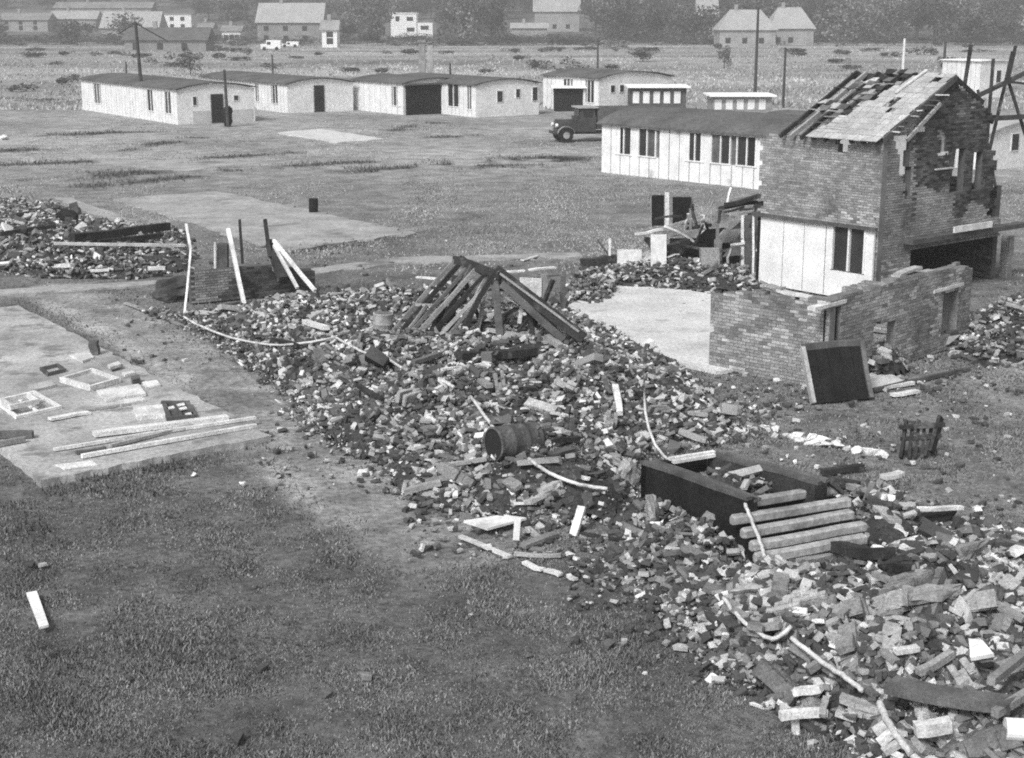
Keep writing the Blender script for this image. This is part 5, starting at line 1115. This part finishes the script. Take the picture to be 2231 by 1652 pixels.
def tpole(label, x, yb, yt, r=.1, m_='bark', cross=None, stays=(), lean=0):
    p = G(x, yb); rt = thing('telegraph_pole', label, 'pole', p); h = zat(p, yt)
    MB().tube([p, p + Vector((lean, 0, h))], r, 8, .7).build('shaft', m_, rt)
    if cross: MB().beam(p + Vector((lean - cross, 0, h - .3)), p + Vector((lean + cross, .2, h - .3)), .1, .1).build('cross_arm', m_, rt)
    for dx in stays:
        MB().tube([p + Vector((lean, 0, h - .1)), p + Vector((lean + dx, .3, h - abs(dx) * .62))], .05, 5).build('stay', m_, rt)
tpole('tall dark telegraph pole in front of the first far hut', 314, 256, 48, .17, stays=(-1.5, 2.4), lean=-.25)
tpole('short dark pole beside the first far hut door', 497, 277, 152, .13, lean=-.1); tpole('tall thin pole behind the shed with pale flat roof', 1645, 205, 18, .17); tpole('thin pole rising right of the pale-roofed shed', 1706, 235, 104, .13)
tpole('thin pole on the meadow above the fifth far hut', 1302, 150, 84, .16); tpole('white pole on the meadow behind the roof ridge', 1966, 170, 84, .2, 'white'); tpole('dark pole on the meadow right of the white pole', 2054, 180, 92, .2); tpole('stub pole on meadow behind the second far hut', 595, 175, 120, .14); tpole('short dark post on meadow right of the chimney', 981, 170, 138, .16); tpole('small post at the meadow edge behind the first hut', 276, 168, 135, .14)
p = G(497, 277); chunk('shrub_stump', 'dark clump at the foot of the pole by the hut door', 'stump', 498, 276, (.7, .5, 1.6), 'tar', 0, .05, .1)
ch = thing('chimney_stack', 'faint brick chimney standing on the meadow behind the huts', 'chimney', G(920, 175)); pc = ROOT[ch]; hh = zat(pc, 92)
MB().beam(pc, pc + Vector((0, 0, hh)), .9, .9, taper=.8).build('shaft', 'farroof', ch); MB().box(pc + Vector((0, 0, hh + .1)), (1, 1, .3)).build('cap', 'farroof', ch); p2 = G(938, 172); MB().beam(p2, p2 + Vector((0, 0, hh * .9)), .7, .7).build('shaft', 'farwall', ch)

# ------------------------------------------------------------------ truck
tk = G(1205, 312); tang = R(12)
truck = thing('truck', 'dark old truck facing left beside the panelled hut', 'truck', tk)
tu = Vector((math.cos(tang), math.sin(tang), 0)); tv = Vector((-math.sin(tang), math.cos(tang), 0))
def tb_(x0, x1, y0, y1, z0, z1, nm, m_, par=None, ins=0.0, insx=0.0):
    mb = MB(); vs = [tk + tu * (x + (insx if (k and x == x0) else 0)) + tv * (y + (ins if (k and y == y0) else (-ins if k else 0))) + Vector((0, 0, z)) for k, z in enumerate((z0, z1)) for x, y in ((x0, y0), (x1, y0), (x1, y1), (x0, y1))]
    return mb.add(vs, BOXF).build(nm, m_, par or truck)
hd = tb_(.35, 1.55, .35, 1.35, .62, 1.28, 'bonnet', 'metal', None, .08, .05); tb_(.33, .36, .45, 1.25, .6, 1.2, 'radiator_grille', 'wooddark')
cab = tb_(1.5, 2.6, .12, 1.62, .6, 1.45, 'cab', 'metal'); tb_(1.62, 2.55, .16, 1.58, 1.45, 1.95, 'cab_top', 'metal', cab, .06, .1)
tb_(1.6, 1.64, .3, 1.45, 1.47, 1.88, 'windscreen', 'glass', cab); tb_(1.85, 2.4, .135, .16, 1.47, 1.85, 'side_window', 'glass', cab); tb_(1.5, 2.7, .06, 1.68, 1.95, 2.03, 'cab_roof', 'farpale', cab)
tb_(2.65, 5.0, .0, 1.8, .75, 1.1, 'cargo_bed', 'metal'); tb_(2.7, 4.95, .04, 1.76, 1.1, 2.0, 'canvas_tilt', 'wooddark', None, .15)
tb_(.2, 5.0, .5, 1.2, .45, .62, 'chassis', 'metal'); tb_(.12, .24, .1, 1.6, .48, .62, 'bumper', 'metal')
for x in (.8, 3.9):
    for y in (.12, 1.58):
        c_ = tk + tu * x + tv * y + Vector((0, 0, .42)); w0 = MB().tube([c_ - tv * .11, c_ + tv * .11], .42, 18).build('wheel', 'tyre', truck); MB().tube([c_ - tv * .125, c_ - tv * .112], .2, 12).build('rim', 'wood', w0)
        if x < 1:
            mb = MB(); pts = [c_ + tu * (math.cos(t) * .52) + Vector((0, 0, math.sin(t) * .5)) for t in np.linspace(.1, math.pi - .2, 8)]
            for a, b in zip(pts[:-1], pts[1:]): mb.add([a - tv * .15, a + tv * .15, b + tv * .15, b - tv * .15, a - tv * .15 + Vector((0, 0, .03)), a + tv * .15 + Vector((0, 0, .03)), b + tv * .15 + Vector((0, 0, .03)), b - tv * .15 + Vector((0, 0, .03))], BOXF)
            mb.build('mudguard', 'farroof', truck)
            l_ = tk + tu * .36 + tv * (.35 if y < 1 else 1.35) + Vector((0, 0, .98)); MB().tube([l_ - tu * .14, l_], .11, 12).build('headlight', 'white', truck)

truck.scale = (1.1, 1.1, 1.1)
# ------------------------------------------------------------------ far buildings
def farhouse(label, px0, px1, yb, ye, yr, wall='farwall', roofm='farroof', roof='gable', depth=9, wins=(), name='far_house', rz=0, dist=None):
    p0 = GT(px0, yb)
    k = p0.y * CP / FPX; L = (px1 - px0) * k; he = zat(p0, ye) - p0.z; hr = zat(p0, yr) - p0.z
    rt = thing(name, label, 'house', p0); Q = lambda x, y, z: p0 + Matrix.Rotation(rz, 3, 'Z') @ Vector((x, y, z))
    MB().add([Q(x, y, z) for z in (-1, he) for x, y in ((0, 0), (L, 0), (L, depth), (0, depth))], BOXF).build('wall', wall, rt)
    if roof == 'flat': MB().add([Q(x, y, z) for z in (he, he + .3) for x, y in ((-.2, -.2), (L + .2, -.2), (L + .2, depth), (-.2, depth))], BOXF).build('roof', roofm, rt)
    else:
        i = min(L * .22, depth * .45) if roof == 'hip' else 0
        vs = [Q(-.6, -.6, he + .01), Q(L + .6, -.6, he + .01), Q(L + .6, depth + .6, he + .01), Q(-.6, depth + .6, he + .01), Q(i - .5 * (i == 0), depth / 2, hr), Q(L - i + .5 * (i == 0), depth / 2, hr)]
        r = MB().add(vs, [(0, 1, 5, 4), (2, 3, 4, 5), (0, 4, 3), (1, 2, 5), (3, 2, 1, 0)]).build('roof', roofm, rt)
        x_ = L * .3; MB().add([Q(x_ + a, depth / 2 + b, z) for z in (hr - 1.2, hr + 1.3) for a, b in ((0, -.4), (.9, -.4), (.9, .4), (0, .4))], BOXF).build('chimney', 'farwall', r)
    for (fx, fz, w2, h2) in wins:
        x0 = L * fx; z0 = he * fz; d = MB().add([Q(x, y, z) for z in (z0, z0 + h2) for x, y in ((x0, -.06), (x0 + w2, -.06), (x0 + w2, -.004), (x0, -.004))], BOXF).build('window', 'glass', rt)
    return rt
W2 = [(.1, .15, 1.3, 1.4), (.4, .15, 1.3, 1.4), (.7, .15, 1.3, 1.4), (.1, .62, 1.3, 1.3), (.4, .62, 1.3, 1.3), (.7, .62, 1.3, 1.3)]
wh = farhouse('white flat-roofed house with low wing on the far meadow edge', 852, 908, 82, 30, 28, 'farwhite', 'farwhite', 'flat', 9, [(.18, .68, 1.3, 1.5), (.62, .7, 2.0, 1.2), (.62, .25, 2.4, 1.2)])
p0 = ROOT[wh]; kk = p0.y * CP / FPX
MB().add([p0 + Vector((x, y, z)) for z in (-1, zat(p0, 50) - p0.z) for x, y in ((56 * kk + .02, .5), (91 * kk, .5), (91 * kk, 8), (56 * kk + .02, 8))], BOXF).build('wing', 'farwhite', wh)
MB().add([p0 + Vector((x, y, z)) for z in (2.4, 3.6) for x, y in ((65 * kk, .4), (82 * kk, .4), (82 * kk, .49), (65 * kk, .49))], BOXF).build('window', 'glass', wh)
farhouse('broad house with pale hipped roof, left of the pair', 1568, 1690, 100, 66, 21, 'farwall', 'farpale', 'hip', 12, W2[:3]); farhouse('house with pale hipped roof, right of the pair', 1680, 1772, 99, 63, 16, 'farwall', 'farpale', 'hip', 12, W2[:2])
farhouse('house with bright roof cut by the top of the frame', 1165, 1262, 70, 26, -22, 'farwall', 'farpale', 'gable', 10, W2[:3], dist=600); farhouse('low pale lean-to building below the bright-roofed house', 1115, 1192, 80, 62, 50, 'farwall', 'farpale', 'gable', 5, dist=540)
farhouse('long low house with dark roof at the left meadow edge', 272, 450, 112, 88, 60, 'farroof', 'fardark', 'gable', 10, W2[:3]); farhouse('house with pale broad roof at the far left', 222, 345, 90, 62, 25, 'farwall', 'farpale', 'gable', 12, W2[:3], dist=560)
farhouse('long pale-roofed block behind the far left trees', 0, 105, 70, 44, 28, 'farwall', 'farroof', 'gable', 10, W2, dist=640); farhouse('pale terrace with small windows behind the dark-roofed house', 340, 418, 68, 32, 26, 'farwhite', 'farwall', 'flat', 9, W2, dist=620)
farhouse('big grey house with pale roof left of the white house', 562, 702, 96, 50, 6, 'farroof', 'farpale', 'gable', 14, W2, dist=500); farhouse('narrow house with white gable beside the big grey house', 702, 735, 104, 66, 44, 'farwhite', 'farwall', 'gable', 6, [(.3, .2, 1.6, 1.4), (.3, .6, 1.6, 1.3)])
farhouse('small white cottage, left of the terrace above the vans', 432, 462, 82, 62, 50, 'farwhite', 'farroof', 'gable', 8, W2[:2], dist=560); farhouse('small white cottage, right of the terrace above the vans', 484, 524, 90, 68, 56, 'farwhite', 'farroof', 'gable', 8, W2[:3], dist=520); farhouse('grey house among trees at the upper left edge', 110, 210, 66, 42, 24, 'farwall', 'farpale', 'gable', 9, W2[:3], dist=660)
farhouse('pale long roof near the top left of the frame', 120, 330, 40, 18, 4, 'farwall', 'farroof', 'gable', 10, W2[:3], dist=760); farhouse('house with white gable among trees at the far right', 1520, 1562, 84, 40, -10, 'farwall', 'farpale', 'gable', 8, W2[:2], dist=560)
for lb, x0, x1, yb, yt in (('white van parked at the meadow edge, left of two', 568, 612, 110, 88), ('white van parked at the meadow edge, right of two', 614, 650, 104, 91)):
    p = G(x0, yb); k = p.y * CP / FPX; L = (x1 - x0) * k; h = zat(p, yt); rt = thing('van', lb, 'van', p, 'vans at the meadow edge')
    bx_ = lambda a, b, c0, c1, z0, z1, nm, m_: MB().add([p + Vector((x, y, z)) for z in (z0, z1) for x, y in ((a, c0), (b, c0), (b, c1), (a, c1))], BOXF).build(nm, m_, rt)
    bx_(L * .28, L, 0, 2, .4, h, 'body', 'farwhite'); bx_(0, L * .27, .1, 1.9, .4, h * .62, 'bonnet', 'farwhite'); bx_(L * .32, L * .5, -.02, -.003, h * .55, h * .85, 'side_window', 'glass')
    for fx in (.18, .8): c_ = p + Vector((L * fx, 0, .4)); MB().tube([c_ - Vector((0, .1, 0)), c_ + Vector((0, .15, 0))], .4, 10).build('wheel', 'tyre', rt)

# ------------------------------------------------------------------ trees and bushes
def crown_mesh(nm, mat, n, lobes, q=.5, ry=1.0):
    ctr = rng.normal(0, .42, (lobes, 3)) * np.array([1, 1, .6 * ry]) + np.array([0, 0, 0]); rad = rng.uniform(.32, .58, lobes)
    k = rng.integers(0, lobes, n); d = rng.normal(0, 1, (n, 3)); d /= np.linalg.norm(d, axis=1)[:, None]
    p = ctr[k] + d * (rad[k] * rng.random(n) ** .25)[:, None]; p[:, 2] = np.maximum(p[:, 2], -.95)
    a = rng.normal(0, 1, (n, 3)); a /= np.linalg.norm(a, axis=1)[:, None]; b = np.cross(a, rng.normal(0, 1, (n, 3))); b /= np.linalg.norm(b, axis=1)[:, None]
    s = q * rng.uniform(.5, 1.3, n)[:, None]; v = np.stack([p - a * s - b * s * .6, p + a * s - b * s * .6, p + a * s + b * s * .6, p - a * s + b * s * .6], 1)
    return mesh_np(nm, v.reshape(-1, 3), np.arange(4 * n).reshape(-1, 4), mat)
CR = [crown_mesh('crown', m_, 900, L_, .06, ry) for m_, L_, ry in (('leaf', 9, 1), ('leaf', 7, 1.5), ('leafpale', 10, 1), ('leaf', 12, 1.2), ('leafpale', 7, 1.4))]
tm_ = MB().tube([(0, 0, 0), (.02, 0, .4), (0, .02, .8)], .05, 7, .5)
for dx, dy in ((.3, .1), (-.25, .15), (.1, -.3)): tm_.tube([(0, 0, .45), (dx * .6, dy * .6, .7), (dx, dy, .95)], .025, 5, .4)
TRK = mesh_np('trunk', np.array(tm_.v), tm_.f, 'bark')
def tree(x, y, h, w2, kind, label, group, z=None):
    z = float(ground_z(np.array(x), np.array(y))) if z is None else z
    rt = thing('tree', label, 'tree', (x, y, z - .1), group); a = random.uniform(0, 6.28)
    t = put('trunk', TRK, rt); t.scale = (h * .6, h * .6, h * .6); c_ = put('crown', CR[kind], rt); c_.location = (0, 0, h * .58); c_.scale = (w2 * .62, w2 * .62, h * .46); c_.rotation_euler = (0, 0, a)
LAB = {0: 'dark leafy tree in the wood beyond the pale meadow', 1: 'tall narrow dark tree in the wood beyond the pale meadow', 2: 'paler leafy tree in the wood beyond the pale meadow', 3: 'broad dark tree in the wood beyond the pale meadow', 4: 'tall pale tree in the wood beyond the pale meadow'}
def clearpx(px, py_top, py_bot):
    return True
KEEP = [(840, 955, 20, 95, 545), (1560, 1785, 10, 108, 415), (1160, 1270, -30, 40, 590), (1108, 1198, 44, 80, 535), (560, 740, 0, 112, 470), (265, 455, 55, 115, 380), (215, 345, 20, 60, 555), (430, 530, 48, 92, 515), (340, 420, 24, 60, 615), (0, 110, 26, 60, 635), (110, 335, 0, 22, 655)]
cnt = 0
for row in range(10):
    Y = 418 + row * 36; half = Y * .37; x = -half + random.uniform(0, 10)
    while x < half:
        y = Y + random.uniform(-16, 16); h = random.uniform(8, 14.5); w2 = random.uniform(7, 12); kd = random.choice([0, 0, 1, 2, 3, 3, 4])
        z = float(ground_z(np.array(x), np.array(y))); pxl, pyt = proj((x - w2 * .6, y, z + h)); pxr, pyb = proj((x + w2 * .6, y, z))
        leftish = (pxl + pxr) / 2 < 760
        sh_ = 10; hide = any(pxr > a + (b - a) * .2 and pxl < b - (b - a) * .2 and pyt < d and pyb > c_ and y < dist for a, b, c_, d, dist in KEEP)
        if hide or (leftish and random.random() < .2): 
            if random.random() < .85 or hide: x += random.uniform(5, 9); continue
        if leftish: h *= .62
        tree(x, y, h, w2, kd, LAB[kd], 'trees of the far wood'); cnt += 1; x += random.uniform(7.5, 13)
print('trees', cnt)
nb = 520; cy_ = 440 + 420 * rng.random(nb); cx_ = (rng.random(nb) * 2 - 1) * cy_ * .4; pxs = 1115.5 + FPX * cx_ / cy_
ok_ = np.ones(nb, bool)
for i in range(nb):
    a_, t_ = proj((cx_[i] - 6, cy_[i], float(ground_z(np.array(cx_[i]), np.array(cy_[i]))) + 9)); b_, u_2 = proj((cx_[i] + 6, cy_[i], float(ground_z(np.array(cx_[i]), np.array(cy_[i])))))
    ok_[i] = not any(b_ > q[0] and a_ < q[1] and t_ < q[3] and u_2 > q[2] and cy_[i] < q[4] for q in KEEP)
ok_ &= (pxs > 780) | (rng.random(nb) < .4)
vs_, k0 = [], 0
ex = 190; cx_ = np.concatenate([cx_, rng.uniform(-1, 1, ex) * 165]); cy_ = np.concatenate([cy_, rng.uniform(392, 452, ex)]); ok_ = np.concatenate([ok_, np.ones(ex, bool)]); pxs = np.concatenate([pxs, np.full(ex, -1.0)])
for i in np.where(ok_)[0]:
    m_ = CR[i % 5]; co = np.empty(len(m_.vertices) * 3, np.float32); m_.vertices.foreach_get('co', co); co = co.reshape(-1, 4, 3)[rng.random(900) < .3]
    hgt_ = rng.uniform(4, 9) * (.7 if pxs[i] < 780 else 1) * (.5 if pxs[i] == -1.0 else 1); co = co * np.array([rng.uniform(5, 8), rng.uniform(5, 8), hgt_ * .55]) + np.array([cx_[i], cy_[i], float(ground_z(np.array(cx_[i]), np.array(cy_[i]))) + hgt_ * .42]); vs_.append(co.reshape(-1, 3))
vs_ = np.concatenate(vs_); o = put('woodland_undergrowth', mesh_np('woodland_undergrowth', vs_, np.arange(len(vs_)).reshape(-1, 4), 'leaf')); tag(o, 'dense undergrowth filling the far wood and gardens', 'undergrowth', kind='stuff')
for lb, px, yb, yt, wpx, kd in (('lone dark round tree on the meadow left of the big far roofs', 168, 100, 35, 60, 0), ('dark tree standing between the left houses', 280, 96, 30, 70, 3), ('tall dark bush tree on the meadow below the hipped roofs', 1577, 150, 98, 30, 1), ('dark spreading tree behind the fifth far hut', 1400, 135, 104, 60, 3), ('pale bushy tree behind the huts', 415, 165, 108, 55, 2), ('large pale bush above the open shelter', 1240, 185, 128, 90, 2), ('dark bush tree behind the pole by the first hut', 800, 100, 60, 60, 0)):
    p = G(px, yb); h = zat(p, yt); k = p.y * CP / FPX; tree(p.x, p.y, h, wpx * k, kd, lb, None, 0)
BU = [crown_mesh('bush', m_, 260, 6, .1, .8) for m_ in ('leaf', 'leaf', 'leafpale')]
for i, (px, yb, w2, h2) in enumerate([(80, 126, 60, 20), (140, 122, 40, 14), (205, 122, 50, 14), (255, 120, 40, 13), (300, 126, 70, 14), (330, 140, 30, 20), (400, 128, 36, 18), (480, 130, 40, 20), (540, 120, 30, 22), (520, 132, 60, 14), (135, 185, 40, 22), (50, 200, 60, 24), (160, 180, 22, 30), (695, 122, 24, 12), (840, 118, 30, 12), (970, 118, 36, 12), (1120, 116, 44, 14), (1180, 114, 30, 12), (1210, 112, 60, 16), (1290, 110, 40, 12), (1340, 112, 30, 14), (1180, 150, 60, 30), (1330, 152, 40, 16), (1340, 105, 60, 12), (1420, 112, 50, 14), (1740, 122, 60, 12), (1830, 118, 60, 14), (1890, 112, 50, 12), (1820, 138, 60, 14), (1850, 150, 90, 12), (770, 158, 50, 18), (830, 160, 46, 16), (860, 100, 60, 14), (930, 98, 60, 14), (1000, 96, 60, 12), (2010, 120, 70, 26), (2080, 150, 60, 40), (1060, 160, 40, 14), (1285, 160, 50, 18), (650, 128, 40, 10)] + [(random.uniform(-20, 2250), yy, random.uniform(25, 80), random.uniform(8, 20)) for yy in (112, 100, 104, 108, 98, 101, 116, 95, 97, 120, 106, 111, 99, 103, 109, 96, 114, 125, 132, 140, 98, 100, 102, 96, 94, 107, 113, 119, 150, 145, 93, 92, 95, 97, 99, 101, 94, 96, 92, 100)]):
    p = G(px, yb); k = p.y * CP / FPX; o = put('bush', BU[i % 3], None, (p.x, p.y, h2 * k * .35)); o.scale = (w2 * k * .55, w2 * k * .45, h2 * k * .62); o.rotation_euler = (0, 0, random.uniform(0, 6))
    tag(o, 'dark low bush dotted over the pale meadow', 'bush', 'bushes on the meadow')

# ------------------------------------------------------------------ haze
hz_o = MB().box((0, 730, 33.5), (2840, 1590, 71)).build('haze', 'dark')
hz_o.data.materials.clear(); hm = bpy.data.materials.new('haze'); hm.use_nodes = True; t = hm.node_tree; t.nodes.clear()
pv = t.nodes.new('ShaderNodeVolumePrincipled'); pv.inputs['Color'].default_value = (.9, .9, .9, 1); pv.inputs['Density'].default_value = .0011; pv.inputs['Anisotropy'].default_value = .2
mo = t.nodes.new('ShaderNodeOutputMaterial'); t.links.new(pv.outputs[0], mo.inputs['Volume']); hz_o.data.materials.append(hm)
tag(hz_o, 'thin pale haze over the field and the far slope', kind='stuff')
